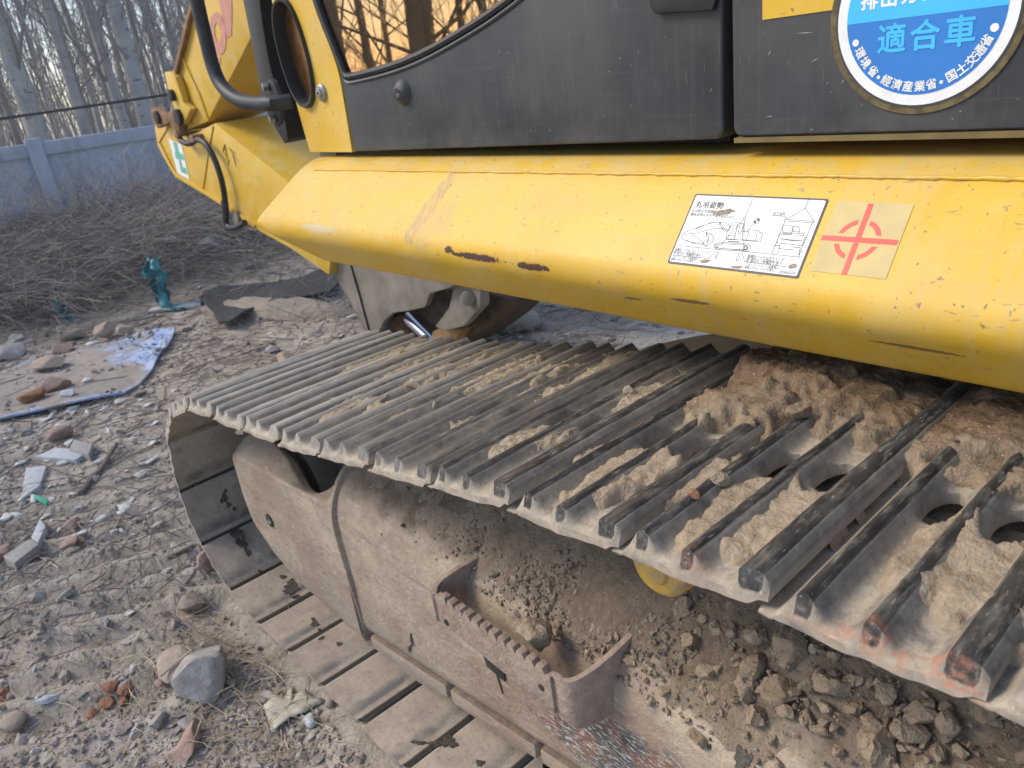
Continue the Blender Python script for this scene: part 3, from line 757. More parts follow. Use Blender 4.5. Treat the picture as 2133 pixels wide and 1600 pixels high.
# front yoke that carries the idler
def yoke_section(x):
    t = (x + 2.22) / 0.67
    zb = HZ(np.interp(x, [-2.22, -2.16, -2.05, -1.95, -1.62, -1.55], [-1.12, -1.20, -1.285, -1.315, -1.335, -1.335]))
    zt = HZ(np.interp(x, [-2.22, -2.17, -2.05, -1.9, -1.55], [-1.02, -0.975, -0.952, -0.945, -0.915]))
    wi = np.interp(x, [-2.22, -2.0, -1.88, -1.80, -1.74, -1.68, -1.64, -1.60, -1.553], [0.735, 0.747, 0.738, 0.718, 0.706, 0.704, 0.715, 0.765, 0.862])
    y0 = np.interp(x, [-2.22, -2.19, -2.13], [0.690, 0.668, 0.658])
    rise = np.interp(x, [-2.22, -1.9, -1.55], [0.03, 0.055, 0.12]) * 1.0
    zi = min(zt + np.interp(x, [-2.22, -2.1, -2.0, -1.90, -1.82, -1.76, -1.70, -1.65, -1.615, -1.585, -1.555], [.02, .062, .055, .030, .004, -.010, -.015, -.010, .012, .06, .17]), HZ(-0.725))
    pts = [(wi, zb, 0), (y0 + 0.01, zb, 0), (y0, zb + 0.03, 0), (y0, zt, 0), (wi - 0.02, zi, 0), (wi, zi - 0.02, 0)]
    rp = round_poly(pts, [0, 0.01, 0.02, 0.012, 0.008, 0], 5)
    return [(x, p[0], p[1]) for p in rp]
yk = loft('idler_yoke', [yoke_section(x) for x in list(np.linspace(-2.22, -2.0, 14)) + list(np.linspace(-1.99, -1.553, 44))], M['frame'], EX, True, 45, 0.003, 9)
# rib of weld where yoke meets frame
seam = []
for dx, gr in ((-1.562, 0.000), (-1.560, 0.010), (-1.545, 0.011), (-1.542, 0.0)):
    ring = []
    c = Vector((0.80, HZ(-1.0), 0))
    for p in frame_section(-1.552):
        d = Vector((p.x, p.y, 0)) - c; q = Vector((p.x, p.y, 0)) + d.normalized() * gr
        ring.append((dx, q.x, q.y))
    seam.append(ring)
loft('weld_flange', seam, M['frame'], EX, True, 40, 0.002, 2)
# hole with plug in the yoke
hc = atY(562, 1084, 0.657)
mb = MB(); mb.tube([hc + Vector((0, -0.003, 0)), hc + Vector((0, 0.02, 0))], 0.021, 20)
hole = mb.build('bolt_hole', M['dark'], EX, 0.001)
mb = MB(); mb.tube([hc + Vector((0.002, -0.005, -0.002)), hc + Vector((0.002, 0.01, -0.002))], [0.008, 0.011], 12); mb.build('plug', M['chrome'], hole)
# lower rail, guard plate, oval guard end
mb = MB()
for x0, x1, dz in ((-1.53, -1.20, 0), (-1.185, -0.905, -0.002), (-0.89, 0.4, 0.0)):
    pts = []
    for x in np.linspace(x0, x1, 5):
        zb = HZ(np.interp(x, [-1.7, -0.8, 0.5], [-1.352, -1.235, -1.07])); pts.append((x, zb))
    mb.prism([Vector((x, 0.668, z - 0.012 + dz)) for x, z in pts] + [Vector((x, 0.668, z + 0.028 + dz)) for x, z in pts[::-1]], (0, 0.05, 0))
    mb2 = None
mb.build('lower_rail', M['frame'], EX, 0.008)
mb = MB()
for x0, x1 in ((-1.50, -1.22), (-1.17, -0.93), (-0.86, 0.2)):
    zz = lambda x: HZ(np.interp(x, [-1.7, -0.8, 0.5], [-1.352, -1.235, -1.07]))
    mb.prism([Vector((x0, 0.69, zz(x0) - 0.02)), Vector((x0 + .05, 0.69, zz(x0) - 0.055)), Vector((x1 - .06, .69, zz(x1) - 0.07)), Vector((x1, .69, zz(x1) - 0.02))], (0, 0.04, 0))
mb.build('roller_guard', M['frame'], EX, 0.006)
oc = atY(765, 1312, 0.70)
mb = MB()
ring = [oc + Vector((0.055 * math.cos(a), 0, 0.018 * math.sin(a) + 0.10 * 0.055 * math.cos(a))) for a in np.linspace(0, 2 * math.pi, 24, endpoint=False)]
mb.prism(ring, (0, 0.03, 0)); mb.build('guard_end', M['dark'], EX, 0.001)

# step with saw teeth
YS = 0.592
mb = MB()
lf, rt = atY(905, 1240, YS), atY(1145, 1412, YS)
zt = (lf.z + rt.z) / 2; zt0, zt1 = lf.z, rt.z
x0, x1 = lf.x, rt.x
NT_ = 12
prof = []
tx0, tx1 = x0 + 0.012, x1 - 0.012
zl = lambda x: zt0 + (zt1 - zt0) * (x - x0) / (x1 - x0)
for k in range(NT_):
    a = tx0 + (tx1 - tx0) * k / NT_; b = tx0 + (tx1 - tx0) * (k + 1) / NT_
    prof += [(a, zl(a) - 0.003), (a + (b - a) * 0.22, zl(a) + 0.009), (a + (b - a) * 0.78, zl(a) + 0.007)]
prof = [(x0, zl(x0))] + prof + [(tx1, zl(tx1) - .003), (x1, zl(x1))]
hgt = 0.075
mb.prism([Vector((x, YS, z)) for x, z in prof] + [Vector((x1, YS, zl(x1) - hgt)), Vector((x0, YS, zl(x0) - hgt * 0.8))], (0, 0.016, 0))
step = mb.build('step_plate', M['step'], EX, 0.0015)
def arm(path, h0, h1, name):
    n = len(path); m2 = MB(); inn = []
    for i, p in enumerate(path):
        a = Vector(path[max(i - 1, 0)]); b = Vector(path[min(i + 1, n - 1)]); t = (b - a); t.z = 0; t.normalize()
        inn.append(Vector(p) + Vector((-t.y, t.x, 0)) * 0.011)
    V = []; 
    for i, p in enumerate(path):
        hh = h0 + (h1 - h0) * i / (n - 1); p = Vector(p); q = inn[i]
        V += [p, q, q - Vector((0, 0, hh)), p - Vector((0, 0, hh))]
    F = [(0, 1, 2, 3), tuple((n - 1) * 4 + k for k in (3, 2, 1, 0))]
    for i in range(n - 1):
        for k in range(4): F.append((i * 4 + k, i * 4 + (k + 1) % 4, i * 4 + 4 + (k + 1) % 4, i * 4 + 4 + k))
    m2.add(V, F); return m2.build(name, M['step'], step, 0.002)
lpath = crom([(x0 + .0, YS + .0055, zl(x0)), (x0 - 0.016, YS + 0.025, zl(x0) + 0.004), (x0 - 0.012, YS + 0.06, zl(x0) + 0.012), (x0 + 0.002, YS + 0.15, zl(x0) + 0.02)], 5)
arm([tuple(p) for p in lpath], hgt * .85, 0.10, 'step_arm')
rpath = crom([(x1 - .002, YS + .0055, zl(x1)), (x1 + 0.03, YS + 0.008, zl(x1) + 0.003), (x1 + 0.05, YS + 0.035, zl(x1) + 0.012), (x1 + 0.065, YS + 0.09, zl(x1) + 0.03), (x1 + 0.075, YS + 0.16, zl(x1) + 0.055)], 5)
arm([tuple(p) for p in rpath], hgt * 1.05, 0.13, 'step_arm')
mb = MB()
for px, py in ((930, 1296), (1128, 1432)):
    c = atY(px, py, YS); mb.tube([c + Vector((0, -0.0012, 0)), c + Vector((0, 0.004, 0))], 0.0065, 14)
mb.build('step_hole', M['dark'], step)

hs = atY(1030, 1392, 0.664)
mb = MB(); mb.prism([hs + Vector((-.03, -.003, .022)), hs + Vector((-.022, -.003, -.008)), hs + Vector((.03, -.003, -.014)), hs + Vector((.034, -.003, .01))], (0, .012, 0)); mb.build('drain_slot', M['dark'], EX, .002)
# carrier roller peeping out under the shoes
rc = atY(1392, 1165, 0.70)
mb = MB()
mb.tube([rc + Vector((0, -0.03, 0)), rc + Vector((0, -0.022, 0)), rc + Vector((0, 0.0, 0)), rc + Vector((0, 0.06, 0))], [0.036, 0.046, 0.048, 0.048], 36)
mb.tube([rc + Vector((0, -0.036, 0)), rc + Vector((0, -0.028, 0))], [0.02, 0.024], 20)
mb.tube([rc + Vector((0, 0.06, 0)), rc + Vector((0, 0.2, 0))], 0.06, 24)
mb.build('carrier_roller', M['yroller'], EX, 0.003)

# -- body between the tracks
mb = MB()
zb = HZ(-0.635)
mb.prism([Vector((-1.10, 1.19, zb)), Vector((-1.085, 1.30, zb)), Vector((-1.03, 1.40, zb)), Vector((-0.93, 1.52, zb)), Vector((-0.5, 1.9, zb)), Vector((0.6, 1.9, zb)), Vector((0.6, 1.19, zb))], (0, 0, -0.25))
mb.build('car_body', mat_plain('pale_dust', (.42,.38,.32), .9, var=.15, bump=.2), EX, 0.02)
mb = MB(); mb.tube([Vector((0.1, 2.05, HZ(-0.72))), Vector((0.1, 2.05, HZ(-0.40)))], 0.62, 48); mb.build('swing_bearing', M['dark'], EX)

# -- side deck with rounded lip
prof = [(1.75, -0.425), (0.975, -0.440), (0.893, -0.340), (1.034, -0.180), (1.75, -0.172)]
rad = [0, 0.012, 0.045, 0.05, 0]
rp = round_poly([(y, z, 0) for y, z in prof], rad, 8)
xe = lambda y, z: float(np.interp(z, [-0.44, -0.335, -0.19], [-1.93, -2.158, -2.02]))
rings = []
ts = np.concatenate([[0, 0.002, 0.006], np.linspace(0.012, 1, 70)])
for t in ts:
    ring = []
    for y, z, _ in rp:
        x = xe(y, z) + (1.6 - xe(y, z)) * t
        shrink = 0.008 * (1 - min(1, t / 0.006)) if t < 0.006 else 0
        cy, cz = 1.2, -0.31
        ring.append((x, y + (cy - y) * shrink * 2, HZ(z + (cz - z) * shrink * 2)))
    rings.append(ring)
deck = loft('side_deck', rings, M['deck'], EX, True, 60)
dk_n = Vector((0, -math.sin(math.radians(48.6)), math.cos(math.radians(48.6))))
# weld bead along the top of the slope
mb = MB(); pts = []
AD = math.radians(48.6); DU = Vector((1, 0, 0)); DV = Vector((0, math.cos(AD), math.sin(AD)))
DP0 = Vector((0, 0.893, HZ(-0.340)))
def on_deck(px, py, off=0.0):
    r = ray(px, py); c = Vector((0, 0, H)); k = (DP0 - c).dot(dk_n) / r.dot(dk_n); return c + r * k + dk_n * off
for k, px in enumerate(np.linspace(655, 2400, 140)):
    p = on_deck(px, 353 + (px - 655) * 0.0125, 0.0)
    pts.append(p + DV * random.uniform(-.0006, .0006))
mb.tube([p - dk_n * .0012 for p in pts], [0.0026 + random.uniform(-.0012, .0012) for _ in pts], 8); mb.build('weld_bead', M['deck'], EX, sharp=80)

# -- labels on the deck
LO = on_deck(1390, 548, 0.0)
def LP(u, v, off): return LO + DU * u + DV * v + dk_n * off
LROT = Matrix((DU, DV, dk_n)).transposed()
TXT_CACHE = {}
def text_mesh(s, size, bold=0.0, thick=0.0002):
    cu = bpy.data.curves.new('lettering', 'FONT'); cu.body = s; cu.size = size; cu.offset = bold; cu.extrude = thick; cu.resolution_u = 3
    o = bpy.data.objects.new('lettering', cu); COL.objects.link(o)
    dg = bpy.context.evaluated_depsgraph_get(); me = bpy.data.meshes.new_from_object(o.evaluated_get(dg))
    bpy.data.objects.remove(o); me.name = 'lettering'; return me
def text(s, size, mat, parent, rot, org, bold=0.0, center=False, width=None, height=None, name='lettering'):
    me0 = text_mesh(s, 1.0, 0); n = len(me0.vertices); co = np.zeros(n * 3, np.float32); me0.vertices.foreach_get('co', co); co = co.reshape(-1, 3)
    F0 = [tuple(p.vertices) for p in me0.polygons]
    k = height / (0.84 if not s.isdigit() else 0.70); co[:, :2] *= k
    if center: co[:, 0] -= 0.5 * k; co[:, 1] -= 0.37 * k
    elif width: co[:, 0] = (co[:, 0] - co[:, 0].min()) * width / (co[:, 0].max() - co[:, 0].min())
    co[:, 2] = np.where(co[:, 2] > 0, 0.00022, 0.0); R = np.array(rot); V, F = [], []
    b = bold * k
    for i, (dx, dy) in enumerate([(0, 0)] + ([(b, 0), (-b, 0), (0, b), (0, -b)] if bold else [])):
        c = co.copy(); c[:, 0] += dx; c[:, 1] += dy; c[:, 2] += i * 0.00003
        V.append(c @ R.T + np.array(org)); F += [tuple(q + i * n for q in f) for f in F0]
    bpy.data.meshes.remove(me0)
    return put(name, raw_mesh(name, np.concatenate(V), F, mat), parent)
def slab(quad, off, th, nrm): return [Vector(p) + nrm * off for p in quad], nrm * th
mb = MB(); LW, LH = 0.2118, 0.1168
def rr_quad(u0, v0, u1, v1, r=0.003):
    return [LP(p[0], p[1], 0.0004) for p in round_poly([(u0, v0, 0), (u1, v0, 0), (u1, v1, 0), (u0, v1, 0)], [r] * 4, 4)]
mb.prism(rr_quad(0, 0, LW, LH), dk_n * 0.0004); label = mb.build('lifting_label', M['ink'], EX, smooth=False); label['label'] = 'white lifting diagram label with black border'
mb = MB(); mb.prism([p + dk_n * 0.0004 for p in rr_quad(0.0028, 0.0028, LW - 0.0028, LH - 0.0028)], dk_n * 0.0003); mb.build('label_film', M['white'], label, smooth=False)
LABEL_LINES = [
    [(51,488),(275,613),(528,717),(674,731),(787,689),(814,658)],[(243,503),(572,615),(732,626),(837,601)],[(258,585),(476,707),(551,712)],
    [(51,488),(69,422),(189,378),(502,352)],[(78,477),(219,508),(527,360)],[(166,396),(332,350),(395,369),(491,344)],
    [(546,316),(559,383),(460,547),(572,516),(627,467),(634,402),(607,367),(546,316)],[(473,534),(541,474),(559,383)],[(478,376),(546,316)],
    [(623,691),(769,570)],[(637,705),(790,585)],[(837,472),(808,573),(819,710),(876,734),(1013,723),(1093,480)],
    [(803,586),(846,693),(937,699),(951,520),(843,524)],[(967,707),(988,574),(1031,567),(1020,705)],[(931,699),(945,583),(972,470)],
    [(1041,606),(1137,611),(1146,637),(1293,635),(1309,611),(1363,603),(1375,541),(1386,467),(1117,469),(837,472)],[(1146,605),(1162,486)],[(1275,602),(1303,485)],
    [(995,800),(1168,360)],[(985,792),(788,364)],[(1000,1110),(1001,993)],[(995,961),(996,845)],[(1163,721),(1109,615)],[(830,458),(1327,487)],
    [(714,409),(1189,418),(1255,399),(1274,351),(1246,310),(778,292),(708,311),(682,354),(714,409)],
    [(751,386),(1184,399),(1231,378),(1236,334),(783,311),(733,333),(733,365),(751,386)],[(48,295),(709,292),(1248,304),(2053,298)],
    [(45,135),(684,140),(753,270)],[(1173,284),(1267,149),(1890,143)],[(772,272),(780,156),(803,152),(801,268)],[(1125,273),(1129,154),(1156,150),(1159,270)],
    [(1838,1146),(1840,1017),(1646,840)],[(1840,1017),(2022,840)],[(1613,832),(2037,829),(2040,805),(1616,807),(1613,832)],[(1624,802),(1622,309)],[(2020,797),(2015,306)],
    [(1404,879),(1596,874),(1630,833)],[(1626,734),(1732,741),(1775,720),(1789,623),(1670,620),(1624,709),(1626,734)],[(1771,732),(1851,737),(1894,656),(1798,661),(1771,732)],
    [(1616,604),(1968,613),(2002,586),(2001,466),(1630,476),(1616,604)],[(1653,539),(1823,535),(1978,542),(1827,523),(1653,539)],[(1596,436),(1693,438),(1708,336)],
    [(1886,431),(1989,435),(2006,329)],[(1685,395),(1912,392)],[(1652,637),(1959,637),(1974,614)]]
mb = MB()
def stroke(mb, pts, w, P, nrm, off):
    for (a, b) in zip(pts[:-1], pts[1:]):
        a, b = P(*a, off), P(*b, off); t = (b - a)
        if t.length < 1e-6: continue
        t.normalize(); s = nrm.cross(t) * w / 2
        a, b = a - t * w * .3, b + t * w * .3
        mb.prism([a - s, b - s, b + s, a + s], nrm * 0.0002)
for pl in LABEL_LINES: stroke(mb, [(u * 1e-4, v * 1e-4) for u, v in pl], 0.00085, LP, dk_n, 0.0011)
def ringpts(cu, cv, r, a0=0, a1=2 * math.pi, n=20): return [(cu + r * math.cos(a), cv + r * math.sin(a)) for a in np.linspace(a0, a1, n)]
for c in ((.120, .0781, .0042), (.0995, .0816, .0018), (.1195, .0355, .0034), (.1195, .0355, .0018), (.0735, .035, .003), (.063, .0705, .0015)): stroke(mb, ringpts(*c), 0.0008, LP, dk_n, 0.0011)
for a0 in (0, math.pi): mb.prism([LP(.120, .0781, .0011)] + [LP(u, v, .0011) for u, v in ringpts(.120, .0781, .0042, a0, a0 + math.pi / 2, 8)], dk_n * .0002)
for k in range(9): mb.prism([LP(.0735 + k * .0052, .0312, .0011), LP(.0765 + k * .0052, .0312, .0011), LP(.0765 + k * .0052, .0322, .0011), LP(.0735 + k * .0052, .0322, .0011)], dk_n * .0002)
mb.prism([LP(.088, .0425, .0011), LP(.107, .043, .0011), LP(.107, .0446, .0011), LP(.088, .044, .0011)], dk_n * .0002)
mb.build('label_drawing', M['ink'], label, smooth=False)
for s, u, v, h, w, bd in (('丸吊姿勢', .0085, .0945, .0098, .049, .02), ('丸吊時は作業機を巻込み', .0055, .0862, .0048, .062, .012), ('機体姿勢以外の作業を行う', .0067, .0800, .0048, .064, .012), ('ものではない', .060, .0795, .0046, .026, .0),
                          ('前側吊ワイヤはフロントアイドラと', .0049, .0205, .0052, .063, .01), ('第1番目の下転輪間を通す。', .0048, .0152, .0052, .050, .02),
                          ('フルトラックガード装着車は', .0049, .0092, .0042, .045, .0), ('車体の下からワイヤを通す。', .0045, .0048, .0042, .042, .0),
                          ('後側吊ワイヤは走行モータと', .1277, .0212, .0056, .060, .015), ('第1番目の下転輪間を通す。', .1278, .0158, .0056, .056, .02),
                          ('フルトラックガード装着車は', .1301, .0095, .0042, .050, .0), ('車体の下からワイヤを通す。', .1297, .0052, .0042, .046, .0),
                          ('吊り治具', .1408, .0888, .005, .018, .0), ('2046074', .1830, .0040, .0046, .0225, .0)):
    text(s, 1, M['ink'], label, LROT, LP(u, v, .0011), bold=0.018 if s == '丸吊姿勢' else 0, height=h, width=w)
# mud scraped over the label
mb = MB()
for (u, v), (a, b), n in (((.0615, .0885), (.019, .0055), 18), ((.0635, .009), (.008, .004), 12), ((.1985, .016), (.007, .004), 12), ((.118, .006), (.010, .0025), 12)):
    mb.prism([LP(u + a * math.cos(t) * random.uniform(.6, 1.15) + b * .5 * math.sin(t), v + b * math.sin(t) * random.uniform(.6, 1.2) + a * .12 * math.cos(t), .0014) for t in np.linspace(0, 2 * math.pi, n, endpoint=False)], dk_n * .0006)
kind(mb.build('mud_smear', M['mudpale'], label), 'stuff')
# square film with red cross mark
mb = MB(); mb.prism([LP(u, v, .0004) for u, v in ((.2235, .0125), (.3215, .0125), (.3215, .1145), (.2235, .1145))], dk_n * .0003)
cross = mb.build('centre_mark', M['beige'], EX, smooth=False); cross['label'] = 'square beige film with red cross and broken ring'
mb = MB(); w = .0036
mb.prism([LP(u, v, .0008) for u, v in ((.2225, .0605 - w), (.3195, .0615 - w), (.3195, .0615 + w), (.2225, .0605 + w))], dk_n * .0002)
mb.prism([LP(u, v, .0008) for u, v in ((.2695 - w, .0125), (.2695 + w, .0125), (.2695 + w, .0605 - w), (.2695 - w, .0605 - w))], dk_n * .0002)
mb.prism([LP(u, v, .0008) for u, v in ((.2695 - w, .0612 + w), (.2695 + w, .0612 + w), (.2695 + w, .1125), (.2695 - w, .1125))], dk_n * .0002)
mb.build('red_cross', M['red'], cross, smooth=False)
for q in range(4):
    mb = MB(); a0, a1 = q * math.pi / 2 + .30, (q + 1) * math.pi / 2 - .30
    o_ = ringpts(.2695, .0612, .0285, a0 - .03, a1 + .03, 12); i_ = ringpts(.2695, .0612, .0222, a0 + .05, a1 - .05, 12)
    mb.prism([LP(u, v, .0008) for u, v in o_ + i_[::-1]], dk_n * .0002); mb.build('ring_segment', M['red'], cross, smooth=False)

# -- cab side: yellow pillar, black door panel, window with the sunset reflection in its tint
YC = 1.06
def P2(pts, Y=YC): return [Vector((x, Y, HZ(z))) for x, z in pts]
def curve2(pts, n=6): return [(p.x, p.z) for p in crom([(x, 0, z) for x, z in pts], n)]
ZT = 0.75
# yellow pillar as a lofted, gently rounded skin
le = curve2([(-2.085, ZT), (-2.09, 0.5), (-2.105, 0.30), (-2.118, 0.15), (-2.118, 0.03), (-2.105, -0.08), (-2.090, -0.166)], 8)
re = curve2([(-1.90, ZT), (-1.888, 0.5), (-1.87, 0.30), (-1.845, 0.17), (-1.80, 0.045), (-1.797, -0.04), (-1.806, -0.166)], 8)
ovc, ova, ovb, ovt = (-2.004, 0.083), 0.0700, 0.128, math.radians(7.0)
def oval(k, n=48): 
    c, s = math.cos(ovt), math.sin(ovt); out = []
    for a in np.linspace(0, 2 * math.pi, n, endpoint=False):
        e = 0.86; ca, sa = math.copysign(abs(math.cos(a)) ** e, math.cos(a)), math.copysign(abs(math.sin(a)) ** e, math.sin(a))
        x, z = ca * ova * k, sa * ovb * k; out.append((ovc[0] + x * c - z * s, ovc[1] + x * s + z * c))
    return out
def pil_y(fr): return YC + 0.05 * (1 - sstep(0.0, 0.16, fr)) ** 1.4 + 0.010 * (1 - fr) * sstep(0, .16, fr) - 0.004 * fr
nL = len(le); fr_s = [0, .03, .07, .12, .18, .25, .34, .45, .6, .8, 1.0]
V = []
for i in range(nL):
    for f in fr_s:
        x = le[i][0] + (re[i][0] - le[i][0]) * f; z = le[i][1] + (re[i][1] - le[i][1]) * f
        V.append((x, float(pil_y(f)), HZ(z)))
me = raw_mesh('cab_pillar', V, grid_faces(nL, len(fr_s)), M['yellow'])
bm = bmesh.new(); bm.from_mesh(me)
# cut the oval opening
op = [Vector((x, YC - 0.3, HZ(z))) for x, z in oval(1.0)]
bmesh.ops.recalc_face_normals(bm, faces=bm.faces)
me_c = MB(); me_c.prism(op, (0, 0.6, 0))
bm.to_mesh(me); bm.free()
pillar = put('cab_pillar', me, EX)
sol = pillar.modifiers.new('thickness', 'SOLIDIFY'); sol.thickness = 0.02; sol.offset = -1 
cut_me = raw_mesh('cut', me_c.v, me_c.f); cut = put('cut', cut_me)
bo = pillar.modifiers.new('opening', 'BOOLEAN'); bo.object = cut; bo.operation = 'DIFFERENCE'; bo.solver = 'EXACT'
dg = bpy.context.evaluated_depsgraph_get()
nm = bpy.data.meshes.new_from_object(pillar.evaluated_get(dg)); pillar.modifiers.clear(); pillar.data = nm; nm.name = 'cab_pillar'
bpy.data.objects.remove(cut)
nm.polygons.foreach_set('use_smooth', np.ones(len(nm.polygons), bool)); nm.set_sharp_from_angle(angle=math.radians(35))
if not nm.materials: nm.materials.append(M['yellow'])
# oval light: rubber ring, deep cup, lens coloured as the orange sky reflected in it
def ringloft(name, prof, mat, parent, n=48, sharp=50):
    rings = [[(x, y, HZ(z)) for x, z in oval(k, n)] for k, y in prof]
    V = [p for r in rings for p in r]; F = [tuple(f) for f in grid_faces(len(rings), n, True)]
    me = raw_mesh(name, V, F, mat); bm = bmesh.new(); bm.from_mesh(me); bmesh.ops.recalc_face_normals(bm, faces=bm.faces); bm.to_mesh(me); bm.free()
    me.polygons.foreach_set('use_smooth', np.ones(len(me.polygons), bool)); me.set_sharp_from_angle(angle=math.radians(sharp)); return put(name, me, parent)
cup = ringloft('oval_port', [(1.06, YC + .03), (1.055, YC - 0.003), (1.03, YC - 0.009), (0.98, YC - 0.008), (0.95, YC + 0.0), (0.93, YC + 0.025), (0.90, YC + 0.04)], M['rubber'], EX)
cup['label'] = 'oval black rimmed port with glass in the yellow pillar'
mb = MB(); mb.prism([Vector((x, YC + 0.026, HZ(z))) for x, z in oval(0.94)], (0, 0.008, 0)); mb.build('port_glass', mat_plain('sky_reflection_lens', (.30, .15, .055), .28, .85, var=.35, nsc=40), cup)
# cap bolt
c = atY(672, 193, YC)
mb = MB()
mb.tube([c + Vector((0, .01, 0)), c + Vector((0, -.004, 0)), c + Vector((0, -.009, 0))], [0.0225, 0.0225, 0.018], 28)
mb.tube([c + Vector((0, -.008, 0)), c + Vector((0, -.014, 0))], [0.013, 0.011], 20)
bolt = mb.build('cap_bolt', M['steel'], EX, 0.001)
mb = MB(); mb.tube([c + Vector((0, -.0135, 0)), c + Vector((0, -.0145, 0))], 0.004, 6); mb.build('socket', M['dark'], bolt)

glass_low = curve2([(-1.778, 0.030), (-1.765, 0.013), (-1.73, 0.010), (-1.60, 0.0165), (-1.50, 0.026), (-1.403, 0.041), (-1.30, 0.062), (-1.20, 0.086), (-1.10, 0.118), (-1.0, 0.165), (-0.93, 0.225), (-0.885, 0.31), (-0.86, 0.45), (-0.85, ZT)], 5)
glass_left = curve2([(-1.865, ZT), (-1.862, 0.5), (-1.853, 0.30), (-1.83, 0.17), (-1.778, 0.030)], 6)
panel = [(-1.795, -0.165)] + [(-0.722, -0.153), (-0.712, -0.143), (-0.705, 0.2), (-0.705, ZT)] + [(x + .0, z - 0.006) for x, z in glass_low[::-1]] + [(-1.789, 0.035), (-1.7905, -0.04)]
mb = MB(); mb.prism(P2(panel, YC - 0.004), (0, 0.05, 0)); doorp = mb.build('door_panel', M['panel'], EX, 0.006, 3)
glass_poly = glass_left + glass_low[1:]
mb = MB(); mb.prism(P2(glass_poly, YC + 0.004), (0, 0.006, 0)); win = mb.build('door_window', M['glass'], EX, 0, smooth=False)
mb = MB(); sl = glass_left + glass_low[1:]
mb.tube([Vector((x, YC - 0.001, HZ(z))) for x, z in sl], 0.0085, 8); mb.build('window_seal', M['rubber'], win)
# thin ledge above the panel edge
mb = MB(); mb.tube([Vector((x, YC - 0.0045, HZ(z - 0.014))) for x, z in glass_low[2:]], [0.004] * len(glass_low[2:]), 6); mb.build('panel_lip', M['panel'], doorp)
# rubber bump stop on the door
c = atY(840, 192, YC - .004)
mb = MB(); mb.tube([c + Vector((0, .004, 0)), c + Vector((0, -.001, 0)), c + Vector((0, -.009, 0)), c + Vector((0, -.015, 0)), c + Vector((0, -.017, 0)), c + Vector((0, -.014, 0))], [.031, .029, .0225, .017, .010, .002], 28)
mb.build('bump_stop', M['panel'], doorp, sharp=60)
# recess of the door handle
a, b = atY(1362, 12, YC - .004), atY(1500, 14, YC - .004)
mb = MB(); mb.prism([a + Vector((0, 0, .0)), a + Vector((.008, 0, -.012)), b + Vector((-.006, 0, -.004)), b + Vector((0, 0, .01)), b + Vector((0, 0, .08)), a + Vector((0, 0, .08))], (0, -.012, 0))
mb.build('door_handle', M['rubber'], doorp, 0.004)

# -- rear side panel with round sticker
rear = round_poly([(-0.693, -0.150, 0), (0.9, -0.145, 0), (0.9, ZT, 0), (-0.690, ZT, 0)], [0.018, 0, 0, 0], 6)
mb = MB(); mb.prism(P2([(p[0], p[1]) for p in rear], YC - 0.006), (0, 0.05, 0)); rearp = mb.build('engine_cover_panel', M['panel'], EX, 0.006, 3)
mb = MB(); mb.prism(P2([(-0.69, -0.158), (0.9, -0.155), (0.9, -0.146), (-0.69, -0.151)], YC - 0.008), (0, 0.05, 0)); mb.build('panel_edge_strip', mat_plain('olive_edge', (0.16, 0.12, 0.04), .7, var=.3), rearp)
# flecks and scratches
mb = MB()
def fleck(x0, x1, z0, z1, n, ln, Yp):
    for _ in range(n):
        x, z = random.uniform(x0, x1), HZ(random.uniform(z0, z1)); a = random.choice([1.0, 1.0, .9, .6, 1.3, 0.1]) + random.uniform(-.2, .2); L = random.uniform(*ln) * (0.4 if random.random() < .6 else 1); w = random.uniform(.0002, .00065)
        d = Vector((math.cos(a), 0, math.sin(a))) * L; s = Vector((-math.sin(a), 0, math.cos(a))) * w; p = Vector((x, Yp, z))
        mb.prism([p, p + d * .6 - s, p + d, p + d * .6 + s], (0, -.0003, 0))
fleck(-0.68, -0.12, -0.145, 0.1, 60, (.003, .030), YC - .0062)
fleck(-1.72, -0.73, -0.150, 0.03, 16, (.003, .016), YC - .0042)
kind(mb.build('scratch_marks', mat_plain('scratch', (.34, .32, .27), .7), rearp, smooth=False), 'stuff')
mb = MB(); a, b, c = atY(1592, 0, YC), atY(1594, 41, YC), atY(1765, 16, YC)
mb.prism([Vector((b.x, YC - .006, b.z)), Vector((-.40, YC - .006, b.z + .0)), Vector((-.40, YC - .006, b.z + .5)), Vector((b.x, YC - .006, b.z + .5))], (0, -.0012, 0)); ys = mb.build('yellow_stripe', M['yellow'], rearp)
RC = Vector((-0.429, YC - .0075, HZ(-0.012)))
SROT = Matrix(((1, 0, 0), (0, 0, -1), (0, 1, 0)))       # u -> x, v -> z, normal -> -y
def SP(u, v, off): return RC + Vector((u, -off, v))
NY = Vector((0, -1, 0))
def disc(r, off, n=72): return [SP(r * math.cos(a), r * math.sin(a), off) for a in np.linspace(0, 2 * math.pi, n, endpoint=False)]
mb = MB(); mb.prism(disc(.1145, 0), NY * .0006); stk = mb.build('round_sticker', mat_plain('brown_grime', (.085, .065, .03), .8, var=.5, nsc=60, dust=(.24, .19, .08, .6)), EX, smooth=False); stk['label'] = 'round blue and white conformity sticker'
mb = MB(); mb.prism(disc(.107, .0006), NY * .0004); mb.build('sticker_rim', M['ink'], stk, smooth=False)
mb = MB(); mb.prism(disc(.1040, .001), NY * .0004); mb.build('sticker_ring', M['white'], stk, smooth=False)
mb = MB(); mb.prism(disc(.0918, .0014), NY * .0003); mb.build('blue_field', M['blue'], stk, smooth=False)
bd_l, bd_r = -.0012, -.0042
am = math.asin(-.0025 / .0918)
